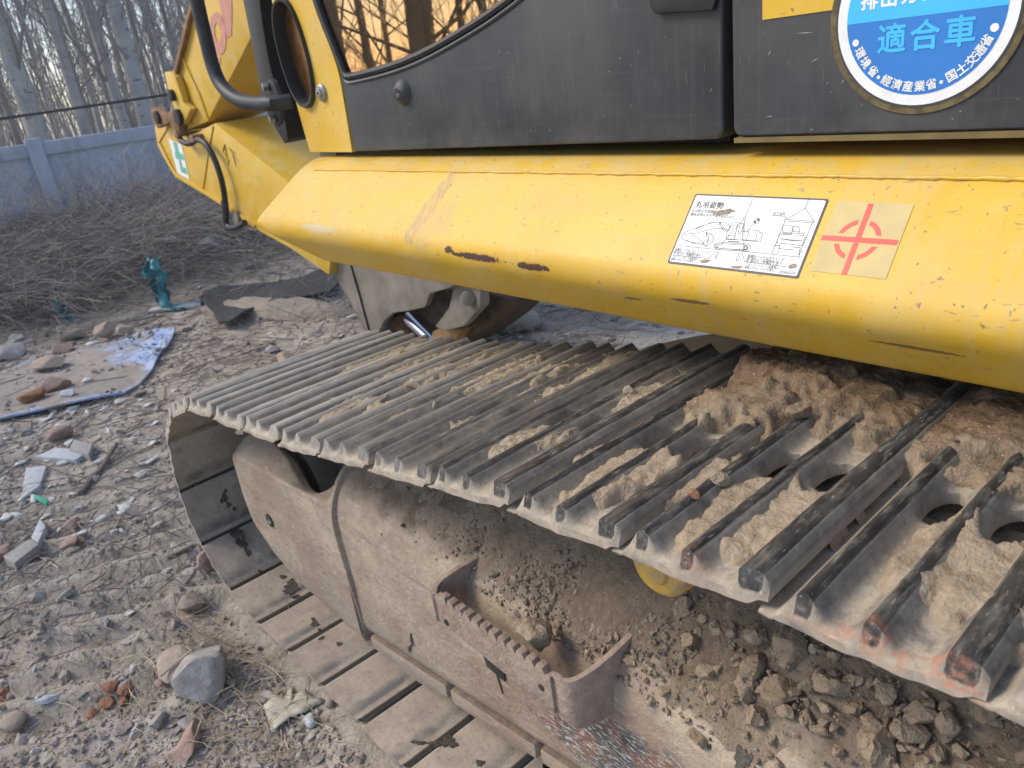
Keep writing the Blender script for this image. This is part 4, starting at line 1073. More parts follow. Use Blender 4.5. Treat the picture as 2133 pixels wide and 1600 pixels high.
mb = MB(); mb.prism([SP(.0918 * math.cos(a), .0918 * math.sin(a), .0017) for a in np.linspace(am, math.pi - am, 48)], NY * .0002); mb.build('cyan_field', M['cyan'], stk, smooth=False)
def ctext(s, u, v, h, mat, bold, ang=0.0, off=.0020):
    c, sn = math.cos(ang), math.sin(ang); R2 = SROT @ Matrix(((c, -sn, 0), (sn, c, 0), (0, 0, 1)))
    return text(s, 1, mat, stk, R2, SP(u, v, off), bold=bold, height=h, center=True)
for ch, u in zip('適合車', (-.0345, .0048, .0440)): ctext(ch, u, -.0245, .0300, M['cyan'], .022)
for ch, u in zip('排出ガス基準', (-.064, -.040, -.0155, .009, .034, .059)): ctext(ch, u, .0222, .0190, M['white'], .03)
for ch, a in list(zip('環境省', (-153, -143, -132.5))) + list(zip('經濟産業省', (-117.5, -107.6, -97.8, -88, -78.5))) + list(zip('国土交通省', (-62, -53, -44, -35.5, -27))):
    ar = math.radians(a); ctext(ch, .0820 * math.cos(ar), .0820 * math.sin(ar), .0112, M['white'], .022, ar + math.pi / 2)
for a, r in ((-162.5, .0042), (-125.4, .0022), (-70.8, .0022), (-17, .0046)):
    ar = math.radians(a); mb = MB(); mb.prism([SP(.0835 * math.cos(ar) + r * math.cos(t), .0835 * math.sin(ar) + r * math.sin(t), .0020) for t in np.linspace(0, 2 * math.pi, 20, endpoint=False)], NY * .0002); mb.build('sticker_dot', M['white'], stk, smooth=False)

# -- mass of the cab and the housing behind the skins
mb = MB(); mb.prism([Vector((-2.06, 1.16, HZ(-.172))), Vector((-.74, 1.12, HZ(-.172))), Vector((-.74, 1.12, HZ(1.3))), Vector((-2.0, 1.16, HZ(1.3)))], (0, .75, 0)); mb.build('cab_body', M['dark'], EX, .02)
mb = MB(); mb.box((-.72, 1.12, HZ(-.172)), (1.6, 3.1, HZ(.75))); mb.build('engine_house', M['yellow'], EX, .03)
mb = MB(); mb.box((-1.55, 1.75, HZ(-.43)), (1.6, 3.1, HZ(-.172))); mb.build('swing_frame', M['yellow'], EX, .02)
a = atY(612, 325, 1.10)
mb = MB(); mb.box((-2.04, 1.09, HZ(-.205)), (-1.95, 1.2, HZ(-.16))); mb.build('cab_mount', M['bucket'], EX, .004)
# black front corner strip of the cab
YB = 1.20
stp = [(497, -40), (505, 0), (527, 110), (548, 215), (566, 255), (592, 300)]; stq = [(536, -40), (545, 40), (560, 130), (576, 190), (590, 240), (600, 292)]
A = [atY(x, y, YB) for x, y in stp]; B = [atY(x, y, YB) for x, y in stq]
A = crom([tuple(p) for p in A], 6); B = crom([tuple(p) for p in B], 6)
mb = MB(); mb.prism(A + B[::-1], (0, .10, 0)); mb.build('front_corner_strip', M['rubber'], EX, .008)
mb = MB(); 
for x0, y0, x1, y1 in ((508, 0, 530, 8), (508, 12, 532, 36), (528, 86, 545, 92), (530, 96, 548, 130)):
    a, b = atY(x0, y0, 1.28), atY(x1, y1, 1.28); mb.prism([a, Vector((b.x, 1.28, a.z)), b, Vector((a.x, 1.28, b.z))], (0, .03, 0))
mb.build('front_bracket', M['yellow'], EX, .003)
# hand rail
YR = 1.03
hr = crom([tuple(atY(x, y, YR)) for x, y in ((398, -60), (412, 10), (428, 78), (444, 140), (462, 178), (490, 204), (522, 214), (572, 216))], 8)
hr[-1] = hr[-1] + Vector((0, .05, 0))
mb = MB(); mb.tube(hr, .0205, 16); rail = mb.build('hand_rail', M['blacktube'], EX)
fl = [atY(x, y, YR + .02) for x, y in ((556, 168), (562, 164), (570, 172), (580, 200), (584, 235), (582, 258), (576, 264), (568, 256), (560, 220), (555, 190))]
mb = MB(); mb.prism(fl, (0.004, .012, 0)); mb.build('rail_flange', M['blacktube'], rail, .002)
for x, y in ((559, 180), (566, 208), (573, 248)):
    c = atY(x, y, YR + .02); mb = MB(); mb.tube([c, c + Vector((-.004, -.016, 0))], .0115, 6); mb.build('flange_bolt', M['steel'], rail, .001)

# -- boom, arm, bucket beyond the cab
YBM = 2.0; WB = 0.40
z2 = lambda x, y: (300 + x / 2.858, y / 2.858)
def polyY(pts, Y): return [atY(*z2(*p), Y) for p in pts]
bt = polyY([(375, -330), (290, 0), (235, 230), (185, 430), (205, 640), (232, 785), (378, 722), (580, 335), (700, 90), (800, -330)], YBM)
mb = MB(); mb.prism(bt, (0, WB, 0)); boom = mb.build('boom', M['boom'], EX, .008)
mb = MB()
mb.tube([atY(*z2(232, 350), YBM - .004), atY(*z2(330, 560), YBM - .004), atY(*z2(382, 712), YBM - .004)], .008, 6)
mb.tube([atY(*z2(205, 450), YBM - .004), atY(*z2(270, 630), YBM - .004), atY(*z2(235, 740), YBM - .004)], .008, 6)
mb.build('weld_seam', M['boom'], boom)
# edge plate rail along the top of the boom
tp = polyY([(283, -20), (245, 110), (215, 250), (172, 420), (185, 440), (232, 260), (262, 120), (300, -10)], YBM - .03)
mb = MB(); mb.prism(tp, (0, .03, 0)); mb.build('top_flange', M['rust'], boom, .003)
# faded letter on the boom: O and the end of its neighbours
def ell(cx, cy, rx, ry, rot, n=28): return [(cx + rx * math.cos(t) * math.cos(rot) - ry * math.sin(t) * math.sin(rot), cy + rx * math.cos(t) * math.sin(rot) + ry * math.sin(t) * math.cos(rot)) for t in np.linspace(0, 2 * math.pi, n, endpoint=False)]
o1 = polyY(ell(442, 200, 46, 128, -.12), YBM - .001); o2 = polyY(ell(440, 195, 18, 58, -.12), YBM - .001)
mb = MB(); n = len(o1); dd = Vector((0, -.002, 0))
for i in range(n): mb.prism([o1[i], o1[(i + 1) % n], o2[(i + 1) % n], o2[i]], dd)
mb.build('painted_letter', M['purple'], boom, smooth=False)
for pl in ([(430, -60), (520, -60), (525, 60), (522, 210), (498, 225), (480, 150), (462, 60)], [(342, 255), (352, 240), (372, 330), (382, 360), (372, 350), (352, 300)], [(436, 345), (458, 340), (452, 392), (440, 385)]):
    mb = MB(); mb.prism(polyY(pl, YBM - .001), dd); mb.build('painted_letter', M['purple'], boom, smooth=False)
ar = polyY([(60, 690), (95, 702), (140, 712), (200, 778), (285, 800), (418, 733), (600, 880), (822, 1055), (1130, 1330), (1100, 1640), (870, 1480), (655, 1362), (480, 1235), (360, 1160), (185, 1055), (150, 1000), (78, 862), (62, 770)], YBM)
mb = MB(); mb.prism(ar, (0, WB, 0)); armo = mb.build('arm', M['boom'], EX, .012)
mb = MB(); mb.prism(polyY([(78, 862), (150, 1000), (185, 1055), (360, 1160), (480, 1235), (655, 1362), (655, 1340), (482, 1212), (362, 1138), (192, 1036), (158, 985), (90, 850)], YBM - .012), (0, .012, 0)); mb.build('bottom_flange', M['boom'], armo, .003)
mb = MB(); mb.tube([atY(*z2(x, y), YBM - .002) for x, y in ((412, 750), (385, 900), (352, 1130))], .005, 6); mb.tube([atY(*z2(x, y), YBM - .002) for x, y in ((88, 850), (165, 720))], .006, 6); mb.build('weld_seam', M['boom'], armo)
# pivot plates and pins at the elbow
for nm, pl, m, Yo in (('pivot_plate', [(120, 430), (150, 425), (185, 460), (222, 570), (232, 610), (275, 650), (235, 745), (190, 690), (165, 600), (140, 520)], 'boom', -.05), ('pivot_plate', [(35, 660), (60, 640), (85, 660), (140, 690), (150, 655), (200, 665), (205, 760), (215, 800), (190, 800), (150, 730), (80, 765), (55, 730)], 'rust', -.06)):
    mb = MB(); mb.prism(polyY(pl, YBM + Yo), (0, .045, 0)); mb.build(nm, M[m], boom if m == 'boom' else armo, .006)
for x, y, r in ((68, 700, .042), (190, 700, .05), (150, 570, .035)):
    c = atY(*z2(x, y), YBM - .08); mb = MB(); mb.tube([c, c + Vector((0, .06, 0))], r, 20); mb.build('pivot_pin', M['dark'], armo, .006)
# hose along the arm
hz_ = [(200, 800), (225, 840), (270, 855), (320, 832), (370, 862), (420, 950), (458, 1060), (478, 1160), (485, 1260), (492, 1330), (515, 1355), (560, 1350), (600, 1325)]
mb = MB(); mb.tube(crom([tuple(atY(*z2(x, y), YBM - .05)) for x, y in hz_], 6), .019, 10); hose = mb.build('hydraulic_hose', M['rubber'], armo)
c0, c1 = atY(*z2(480, 1200), YBM - .05), atY(*z2(486, 1290), YBM - .05); mb = MB(); mb.tube([c0, c1], .024, 12); mb.build('hose_sleeve', M['link'], armo)
for x, y in ((300, 825), (205, 795)):
    c = atY(*z2(x, y), YBM - .05); mb = MB(); mb.box(tuple(c - Vector((.03, .02, .022))), tuple(c + Vector((.03, .05, .022)))); mb.build('hose_clamp', M['rust'], armo, .005)
mb = MB(); mb.prism(polyY([(515, 1270), (545, 1265), (560, 1300), (560, 1345), (530, 1335), (510, 1300)], YBM - .03), (0, .03, 0)); mb.build('hose_bracket', M['bucket'], armo, .004)
# decals on the arm
mb = MB(); mb.prism(polyY([(148, 828), (225, 862), (272, 1070), (200, 1028)], YBM - .001), dd); dec = mb.build('decal', M['white'], armo, smooth=False); dec['label'] = 'white decal with green stepped figure'
mb = MB()
for pl in ([(172, 842), (196, 852), (208, 908), (232, 920), (240, 956), (218, 946), (228, 992), (250, 1002), (258, 1040), (222, 1024), (206, 950), (190, 942), (182, 900), (188, 902)],):
    mb.prism(polyY(pl, YBM - .0035), dd * .5)
mb.build('decal_figure', M['green'], dec, smooth=False)
mb = MB()
for a, b in (((480, 860), (505, 985)), ((480, 860), (470, 900)), ((470, 900), (510, 965)), ((520, 890), (548, 985)), ((505, 880), (560, 960))):
    p, q = atY(*z2(*a), YBM - .002), atY(*z2(*b), YBM - .002); mb.tube([p, q], .0035, 4)
mb.prism(polyY([(515, 888), (535, 900), (550, 922), (528, 912)], YBM - .001), dd * .5)
mb.build('worn_decal', mat_plain('worn_ink', (.33, .22, .04), .7, var=.3), armo, smooth=False)

# bucket curled in under the arm
YK = 2.05
bp = [atY(x, y, YK) for x, y in ((672, 500), (682, 545), (770, 708), (783, 702), (800, 668), (818, 652), (850, 648), (885, 640), (895, 612), (935, 600), (1000, 560), (990, 480), (760, 470))]
mb = MB(); mb.prism(bp, (0, .035, 0)); bk = mb.build('bucket', M['bucket'], EX, .006)
bshell = [atY(x, y, YK) for x, y in ((672, 500), (682, 545), (770, 708))]
V = MB()
pts = [Vector(p) for p in bshell]
mb = MB()
for a, b in zip(pts[:-1], pts[1:]):
    mb.prism([a, b, b + Vector((.03, 0, 0)), a + Vector((.03, 0, 0))], (0, .75, 0))
mb.build('bucket_shell', M['bucket'], bk, .004)
mb = MB(); mb.prism([p + Vector((0, .72, 0)) for p in bp], (0, .03, 0)); mb.build('bucket_side', M['bucket'], bk, .004)
mb = MB(); mb.tube([atY(731, 552, YK - .003), atY(752, 625, YK - .003), atY(772, 700, YK - .003)], .007, 6); mb.build('wear_strip', M['dark'], bk)
mb = MB()
for y in (.12, .27, .42, .57):
    c = pts[2] + Vector((0, y, 0)); mb.prism([c + Vector((-.03, 0, .02)), c + Vector((.05, 0, .02)), c + Vector((.02, 0, -.16)), c + Vector((-.01, 0, -.16))], (0, .06, 0))
mb.build('tooth_row', M['bucket'], bk, .006)
mb = MB(); mb.prism([atY(x, y, YK + .18) for x, y in ((800, 640), (880, 605), (990, 600), (1065, 625), (1000, 690), (940, 735), (870, 720), (850, 690))], (0, .35, 0)); mb.build('bucket_link', mat_plain('dark_rust', (.085, .055, .035), .85, var=.4, bump=.3), EX, .012)
mb = MB(); mb.prism([atY(x, y, YK + .05) for x, y in ((945, 590), (1000, 598), (1000, 640), (965, 680), (925, 690), (905, 680), (935, 640))], (0, .06, 0)); mb.tube([atY(975, 622, YK + .05), atY(975, 622, YK + .02)], .035, 16); mb.build('link_ear', M['bucket'], EX, .01)
mb = MB(); mb.prism([atY(x, y, YK + .1) for x, y in ((900, 690), (935, 675), (960, 690), (930, 740), (890, 740))], (0, .08, 0)); mb.build('link_boss', mat_plain('worn_ochre', (.30, .18, .07), .7, var=.3, bump=.3), EX, .012)
mb = MB(); mb.tube([atY(848, 660, YK + .12), atY(905, 715, YK + .12)], .034, 16); mb.build('cylinder_rod', M['chrome'], EX)
mb = MB(); mb.tube([atY(828, 668, YK + .16), atY(885, 740, YK + .16)], .045, 12); mb.build('cylinder_barrel', M['rust'], EX)

# ------------------------------------------------------------------ wall, wire, trees
WD = 13.2
wa = atR(0, 308, WD); wdir = Vector((-wa.y, wa.x, 0)).normalized() * -1     # along the wall, to the right
if wdir.y < 0: wdir = -wdir
wn_ = Vector((wa.x, wa.y, 0)).normalized()                                  # away from us
WT = wa.z
WL = thing('concrete_wall', 'long grey concrete panel wall with coping and posts behind the brush', 'wall', (wa.x, wa.y, 0))
w0 = Vector((wa.x, wa.y, 0))
def wbox(mb, s0, s1, d0, d1, z0, z1):
    p = [w0 + wdir * s0 + wn_ * d0, w0 + wdir * s1 + wn_ * d0, w0 + wdir * s1 + wn_ * d1, w0 + wdir * s0 + wn_ * d1]
    mb.prism([Vector((q.x, q.y, z0)) for q in p], (0, 0, z1 - z0))
spost = (atR(68, 295, WD) - wa).dot(wdir)
for k in range(-4, 8):
    s = spost + k * 2.6
    mb = MB(); wbox(mb, s - .10, s + .10, -.09, .12, -.3, WT + .06); mb.build('post', M['concrete'], WL, .012)
    mb = MB(); wbox(mb, s + .10, s + 2.5, 0.0, .07, -.3, WT - .18); mb.build('panel', M['concrete'], WL, .004)
    mb = MB(); wbox(mb, s + .10, s + 2.5, -.05, .11, WT - .18, WT); mb.build('coping', M['concrete'], WL, .012)
# bag lying on the coping
p = atR(275, 262, WD + .05)
# wire above the wall
a, b = atR(-160, 262, WD - .6), atR(345, 190, WD - .6)
d = b - a; pts = [a - d * 2 + d * 5 * t + Vector((0, 0, -0.05 * math.sin(math.pi * t))) for t in np.linspace(0, 1, 24)]
mb = MB(); mb.tube(pts, .020, 6); tag(mb.build('cable', M['blacktube']), 'black cable stretched above the concrete wall', 'cable')

def branchy(mbT, mbB, base, height, r0, lean, nb, twigs, up=0.9, r_end=0.25, bend=0.12, seed=0, blen=0.25, from_=0.15):
    rg = random.Random(seed)
    n = 9; pts = []; off = Vector((0, 0, 0))
    for i in range(n + 1):
        t = i / n
        pts.append(Vector(base) + Vector((lean[0] * t * height, lean[1] * t * height, height * t)) + off)
        off = off + Vector((rg.uniform(-1, 1), rg.uniform(-1, 1), 0)) * bend * height / n * .35
    rr = [r0 * (1 - (1 - r_end) * (i / n)) for i in range(n + 1)]
    mbT.tube(pts, rr, 8)
    for k in range(nb):
        t = from_ + (1 - from_) * (k + rg.random()) / nb
        f = t * n; i = min(int(f), n - 1); p = pts[i].lerp(pts[i + 1], f - i)
        a = rg.uniform(0, 2 * math.pi); L = height * blen * (1.15 - t * .7) * rg.uniform(.5, 1.2)
        d = Vector((math.cos(a), math.sin(a), rg.uniform(.35, 1.3) * up)).normalized()
        bp_ = [p]; q = p
        for j in range(4):
            d = (d + Vector((rg.uniform(-.25, .25), rg.uniform(-.25, .25), .12))).normalized(); q = q + d * L / 4; bp_.append(q)
        br = r0 * .30 * (1 - t * .6) * rg.uniform(.5, 1.1)
        mbB.tube(bp_, [max(br * (1 - j / 5), .004) for j in range(5)], 4, False)
        for w in range(twigs):
            i = rg.randint(1, 3); q = bp_[i].lerp(bp_[i + 1], rg.random()); dd = (d + Vector((rg.uniform(-1, 1), rg.uniform(-1, 1), rg.uniform(-.1, .8)))).normalized()
            l2 = L * rg.uniform(.25, .6); m_ = q + dd * l2 * .5
            e = m_ + (dd + Vector((rg.uniform(-.5, .5), rg.uniform(-.5, .5), rg.uniform(0, .4)))).normalized() * l2 * .5
            mbB.tube([q, m_, e], [max(br * .4, .005), max(br * .3, .004), .003], 3, False)
            for _ in range(2):
                s_ = q.lerp(e, rg.uniform(.2, .9)); mbB.tube([s_, s_ + (dd + Vector((rg.uniform(-1, 1), rg.uniform(-1, 1), rg.uniform(-.2, .8)))).normalized() * l2 * .5], [.004, .0025], 3, False)
def tree(name, label, group, base, height, r0, lean, nb, twigs, bark, seed, **kw):
    T = thing(name, label, 'tree', tuple(base), group)
    a, b = MB(), MB(); branchy(a, b, base, height, r0, lean, nb, twigs, seed=seed, **kw)
    def fastbuild(nm, mb, mat):
        me = raw_mesh(nm, mb.v, mb.f, mat, True); return put(nm, me, T)
    fastbuild('trunk', a, bark); fastbuild('branches', b, M['twigfar'])
    return T
PAL = [(52, 200, 46, 15.0, 'stoutest pale trunk at the far left behind the wall'), (130, 120, 26, 15.6, 'thin pale trunk second from the left, with a side limb'),
       (215, 120, 27, 16.2, 'pale trunk in the middle of the row behind the wall'), (262, 110, 40, 15.2, 'thick pale trunk nearest the yellow boom'), (315, 60, 14, 18.0, 'slender grey trunk just left of the boom tip'),
       (-60, 150, 34, 16.5, 'pale trunk beyond the left edge of the row'), (178, 180, 16, 18.5, 'slim pale trunk between two thicker ones'), (420, 60, 26, 17.0, 'pale trunk hidden behind the boom')]
for i, (px, py, w, D, lb) in enumerate(PAL):
    p = atR(px, py, D); h = random.uniform(11, 14)
    lx = random.uniform(-.02, .02)
    t_ = (p.z) / h
    lean = (0.010 * i % .03 - .01, lx)
    base = Vector((p.x - lean[0] * p.z, p.y - lean[1] * p.z, -0.1))
    tree('pale_tree', lb, 'pale trees behind the wall', base, h, w / FPX * D / 2 * .80, lean, 34, 6, M['bark'], 100 + i, bend=.10, blen=.2, up=1.3)
for i in range(34):
    D = random.uniform(14.6, 30); az = math.radians(random.uniform(153, 173)); base = Vector((math.cos(az) * D, math.sin(az) * D, -0.1))
    tree('thin_tree', 'bare thin grey tree standing in the thicket behind the wall', 'thin bare trees behind the wall', base, random.uniform(6, 12), random.uniform(.03, .075), (random.uniform(-.06, .06), random.uniform(-.06, .06)), 24, 5, M['twigfar'], 300 + i, up=1.4, blen=.22, from_=.08)
# thicket of stems no one could count
mb = MB()
for i in range(620):
    D = random.uniform(14.0, 40); az = math.radians(random.uniform(151, 175)); p = Vector((math.cos(az) * D, math.sin(az) * D, 0)); h = random.uniform(1.5, 8.5) * (1 if D < 24 else 1.35)
    l = Vector((random.uniform(-.16, .16), random.uniform(-.16, .16), 1)); r = random.uniform(.005, .018) * D / 16
    q = p + l * h * .5 + Vector((random.uniform(-.1, .1), random.uniform(-.1, .1), 0)) * h * .5; e = p + l * h + Vector((random.uniform(-.2, .2), random.uniform(-.2, .2), 0)) * h * .6
    mb.tube([p, q, e], [r, r * .8, r * .35], 3, False)
    for _ in range(5):
        s_ = (p.lerp(q, random.uniform(.3, 1)) if random.random() < .4 else q.lerp(e, random.random())); dd = Vector((random.uniform(-1, 1), random.uniform(-1, 1), random.uniform(.1, 1.5))).normalized(); L = h * random.uniform(.08, .26)
        m_ = s_ + dd * L * .5; e2 = m_ + (dd + Vector((random.uniform(-.4, .4), random.uniform(-.4, .4), .3))) * L * .5
        mb.tube([s_, m_, e2], [r * .5, r * .38, r * .22], 3, False)
o = put('thicket', raw_mesh('thicket', mb.v, mb.f, M['twigfar'])); kind(o, 'stuff')
# trees across the lane, seen mirrored in the cab window
for i, (az, D, r) in enumerate(((-149.3, 11.5, .10), (-147.2, 15, .09), (-144.2, 9.6, .115), (-143.1, 9.9, .085), (-141.0, 16, .08), (-139.0, 12, .07), (-137.0, 15, .11), (-151.5, 14, .1), (-146, 18, .07), (-134, 14, .09))):
    a = math.radians(az); base = Vector((math.cos(a) * D, 2.12 + math.sin(a) * D, -0.1))
    tree('lane_tree', 'bare dark tree across the lane, mirrored in the cab window', 'trees across the lane', base, random.uniform(7, 10), r, (random.uniform(-.03, .03), random.uniform(-.03, .03)), 26, 6, M['twigfar'], 500 + i, up=1.0, blen=.28, from_=.06)
mb = MB()
for i in range(260):
    D = random.uniform(16, 30); az = math.radians(random.uniform(-156, -128)); p = Vector((math.cos(az) * D, 2.12 + math.sin(az) * D, 0)); h = random.uniform(.8, 2.4)
    l = Vector((random.uniform(-.25, .25), random.uniform(-.25, .25), 1)); e = p + l * h
    mb.tube([p, p + l * h * .5, e], [.014, .011, .005], 3, False)
    for _ in range(4):
        s_ = p.lerp(e, random.uniform(.2, 1)); mb.tube([s_, s_ + Vector((random.uniform(-1, 1), random.uniform(-1, 1), random.uniform(0, 1))) * h * .25], [.007, .004], 3, False)
o = put('lane_undergrowth', raw_mesh('lane_undergrowth', mb.v, mb.f, M['twigfar'])); kind(o, 'stuff')

# ------------------------------------------------------------------ rubble, stones, brush
def ico(sub):
    bm = bmesh.new(); bmesh.ops.create_icosphere(bm, subdivisions=sub, radius=1.0)
    V = np.array([v.co[:] for v in bm.verts]); F = np.array([[v.index for v in f.verts] for f in bm.faces]); bm.free(); return V, F
I1, I2, I3, I4 = ico(1), ico(2), ico(3), ico(4)
def rock_mesh(seed, sub, scale, cuts=9, rough=0.05, mat=None, sharp=38, name='stone'):
    rg = np.random.default_rng(seed); V, F = (I1, I2, I3, I4)[sub - 1]; V = V.copy()
    for _ in range(cuts):
        n = rg.normal(size=3); n /= np.linalg.norm(n); d = rg.uniform(.45, .85); t = V @ n - d; m = t > 0; V[m] -= np.outer(t[m], n)
    if rough:
        V *= (1 + rough * fbm(V[:, 0] * 1.3 + V[:, 2] * .7 + seed, V[:, 1] * 1.3 - V[:, 2] * .9, 2.6, 4, seed % 97))[:, None]
    V /= np.abs(V).max(0); V *= np.array(scale)
    return raw_mesh(name, V, F, mat, True, sharp)
def gzp(x, y): return float(gz(np.array([x]), np.array([y]))[0])
def on_ground(px, py):
    z = 0.0
    for _ in range(6):
        p = atZ(px, py, z); z = gzp(p.x, p.y)
    return atZ(px, py, z)
def stone(name, label, cat, px, py, w, h, mat, seed, group=None, lift=0.0, flat=0.6, rot=None, sub=3, cuts=13, rough=0.07, depth=None, tilt=0.15):
    """stone whose footprint is about w x h pixels of the photograph wide at its distance"""
    p = on_ground(px, py); dist = (p - Vector((0, 0, H))).length; k = dist / FPX
    sx, sy = w * k / 2, (depth if depth else h * 1.25) * k / 2; sz = min(sx, sy) * flat
    o = put(name, rock_mesh(seed, sub, (sx, sy, sz), cuts, rough, mat)); o.location = p + Vector((0, 0, sz * .55 + lift))
    a = math.atan2(RW[1][0], RW[0][0])
    o.rotation_euler = (random.uniform(-tilt, tilt), random.uniform(-tilt, tilt), a + (rot if rot is not None else 0))
    return tag(o, label, cat, group)
ST, SG, SB, GR, SH = M['stone_tan'], M['stone_grey'], M['brick'], M['granite'], M['shard']
stone('stone', 'tan wedge shaped stone leaning behind the big grey stone', 'stone', 382, 1385, 86, 92, ST, 11, flat=.75, cuts=11, tilt=.3)
stone('stone', 'largest grey faceted stone beside the track, with bluish top', 'stone', 440, 1425, 118, 96, SG, 23, flat=.8, cuts=12, sub=4, rough=.03)
stone('stone', 'tan pointed stone lying just above the wedge shaped stone', 'stone', 402, 1265, 62, 52, ST, 31, flat=.7)
stone('brick_piece', 'triangular pinkish brick piece at the bottom edge by the gravel', 'brick', 396, 1555, 56, 70, SB, 44, flat=.7, cuts=13, rough=.03)
stone('stone', 'small pink stone half buried beside the tan wedge stone', 'stone', 345, 1415, 34, 52, SB, 45, flat=.6)
stone('stone', 'pinkish stone touching the lower front shoe', 'stone', 432, 1178, 40, 56, SB, 46, flat=.9)
stone('stone', 'brown oval pebble at the bottom left corner', 'stone', 27, 1510, 44, 36, ST, 47, flat=.5, cuts=3)
stone('stone', 'small pale triangular chip lying on the ribbed dirt', 'chip', 97, 1455, 40, 22, GR, 48, flat=.35, cuts=14)
stone('stone', 'small grey stone lying under the largest grey stone', 'stone', 335, 1505, 36, 36, M['stone'], 49)
stone('stone', 'flat dark grey stone below the largest grey stone', 'stone', 392, 1510, 42, 26, M['stone'], 50, flat=.35)
stone('pebble', 'bluish white speckled pebble beside the pale leaf', 'stone', 648, 1508, 30, 26, GR, 51, flat=.8, cuts=5)
stone('pebble', 'round brown pebble close to the track right of the leaf', 'stone', 688, 1468, 20, 18, ST, 52, flat=.9, cuts=2)
stone('brick_piece', 'red brick fragment in the dirt left of the track', 'brick', 145, 1135, 40, 28, SB, 53, flat=.5, cuts=12)
stone('brick_piece', 'pink brick fragment next to the green plastic strip', 'brick', 150, 1098, 34, 28, SB, 54, flat=.5, cuts=12)
stone('brick_piece', 'small flat pink brick sliver in front of the track', 'brick', 292, 1082, 26, 12, SB, 57, flat=.5, cuts=12)
stone('stone', 'pinkish stone cut by the left edge of the picture', 'stone', 10, 1160, 44, 36, SB, 55, flat=.7)
# slabs
def slab_piece(name, label, quad, th, mat, lift=0.004, cat='slab'):
    P_ = [on_ground(*q) for q in quad]; z = max(p.z for p in P_) + lift
    mb = MB(); mb.prism([Vector((p.x, p.y, p.z * .5 + z * .5 - .01)) for p in P_], (0, 0, th + .01)); o = mb.build(name, mat, None, .003); tag(o, label, cat); return o
slab_piece('granite_slab', 'speckled pale granite slab with a green strip at its corner', [(48, 1050), (86, 1020), (100, 978), (58, 984)], .02, GR)
slab_piece('stone_slab', 'long grey slab broken in two beside the left picture edge', [(16, 1180), (36, 1188), (86, 1148), (68, 1136)], .03, M['stone'])
slab_piece('stone_slab', 'upper pale half of the broken long slab', [(70, 1132), (84, 1142), (100, 1108), (88, 1094)], .025, GR)
slab_piece('stone_slab', 'pale grey slab lying flat above the granite slab', [(78, 960), (160, 968), (190, 948), (120, 940)], .02, GR)
slab_piece('stone_slab', 'dark grey block standing left of the dark stake', [(150, 950), (190, 962), (198, 938), (160, 930)], .035, M['stone'])
slab_piece('stone_slab', 'flat pale stone just in front of the track tip', [(340, 858), (408, 826), (425, 832), (360, 862)], .02, M['stone_tan'])
slab_piece('green_strip', 'bright green plastic strip lying by the granite slab', [(72, 1040), (78, 1036), (103, 1048), (98, 1055)], .003, M['greenp'], .018, 'plastic strip')
# sticks and stake
def stick(label, a, b, r, mat=None, name='stick', lift=.01, n=4):
    A, B = on_ground(*a), on_ground(*b); A.z += lift; B.z += lift; pts = [A.lerp(B, t) + Vector((random.uniform(-1, 1), random.uniform(-1, 1), random.uniform(0, 1))) * r * .8 for t in np.linspace(0, 1, n + 1)]
    mb = MB(); mb.tube(pts, [r * random.uniform(.8, 1.1) for _ in pts], 7); return tag(mb.build(name, mat or M['wood']), label, 'stick')
stick('dark square stake lying in front of the track', (170, 1035), (250, 930), .013)
stick('grey stick lying against the front of the track', (345, 1172), (425, 1138), .010)
stick('thin pale twig lying beside the broken long slab', (36, 1135), (122, 1188), .003, M['straw'])
stick('long thin stick at the foot of the largest grey stone', (405, 1490), (498, 1432), .0045)
stick('curved dry stem lying across the tan wedge stone', (350, 1450), (415, 1395), .0035, M['straw'], lift=.07)
# crushed red brick lumps
for i, (px, py, w, h) in enumerate(((235, 1432, 34, 26), (262, 1440, 26, 22), (222, 1470, 30, 24), (196, 1492, 26, 22), (258, 1462, 22, 18))):
    stone('brick_lump', 'crumbly orange red brick lump in the small pile left of the stones', 'brick lump', px, py, w, h, M['brickdust'], 60 + i, 'crushed brick lumps', flat=.6, cuts=6, rough=.25)
for i, (px, py) in enumerate(((4, 1415), (8, 1442), (3, 1460))):
    stone('brick_lump', 'crumbly red brick lump at the left picture edge', 'brick lump', px, py, 22, 16, M['brickdust'], 70 + i, 'brick lumps at the edge', flat=.5, cuts=6, rough=.25)
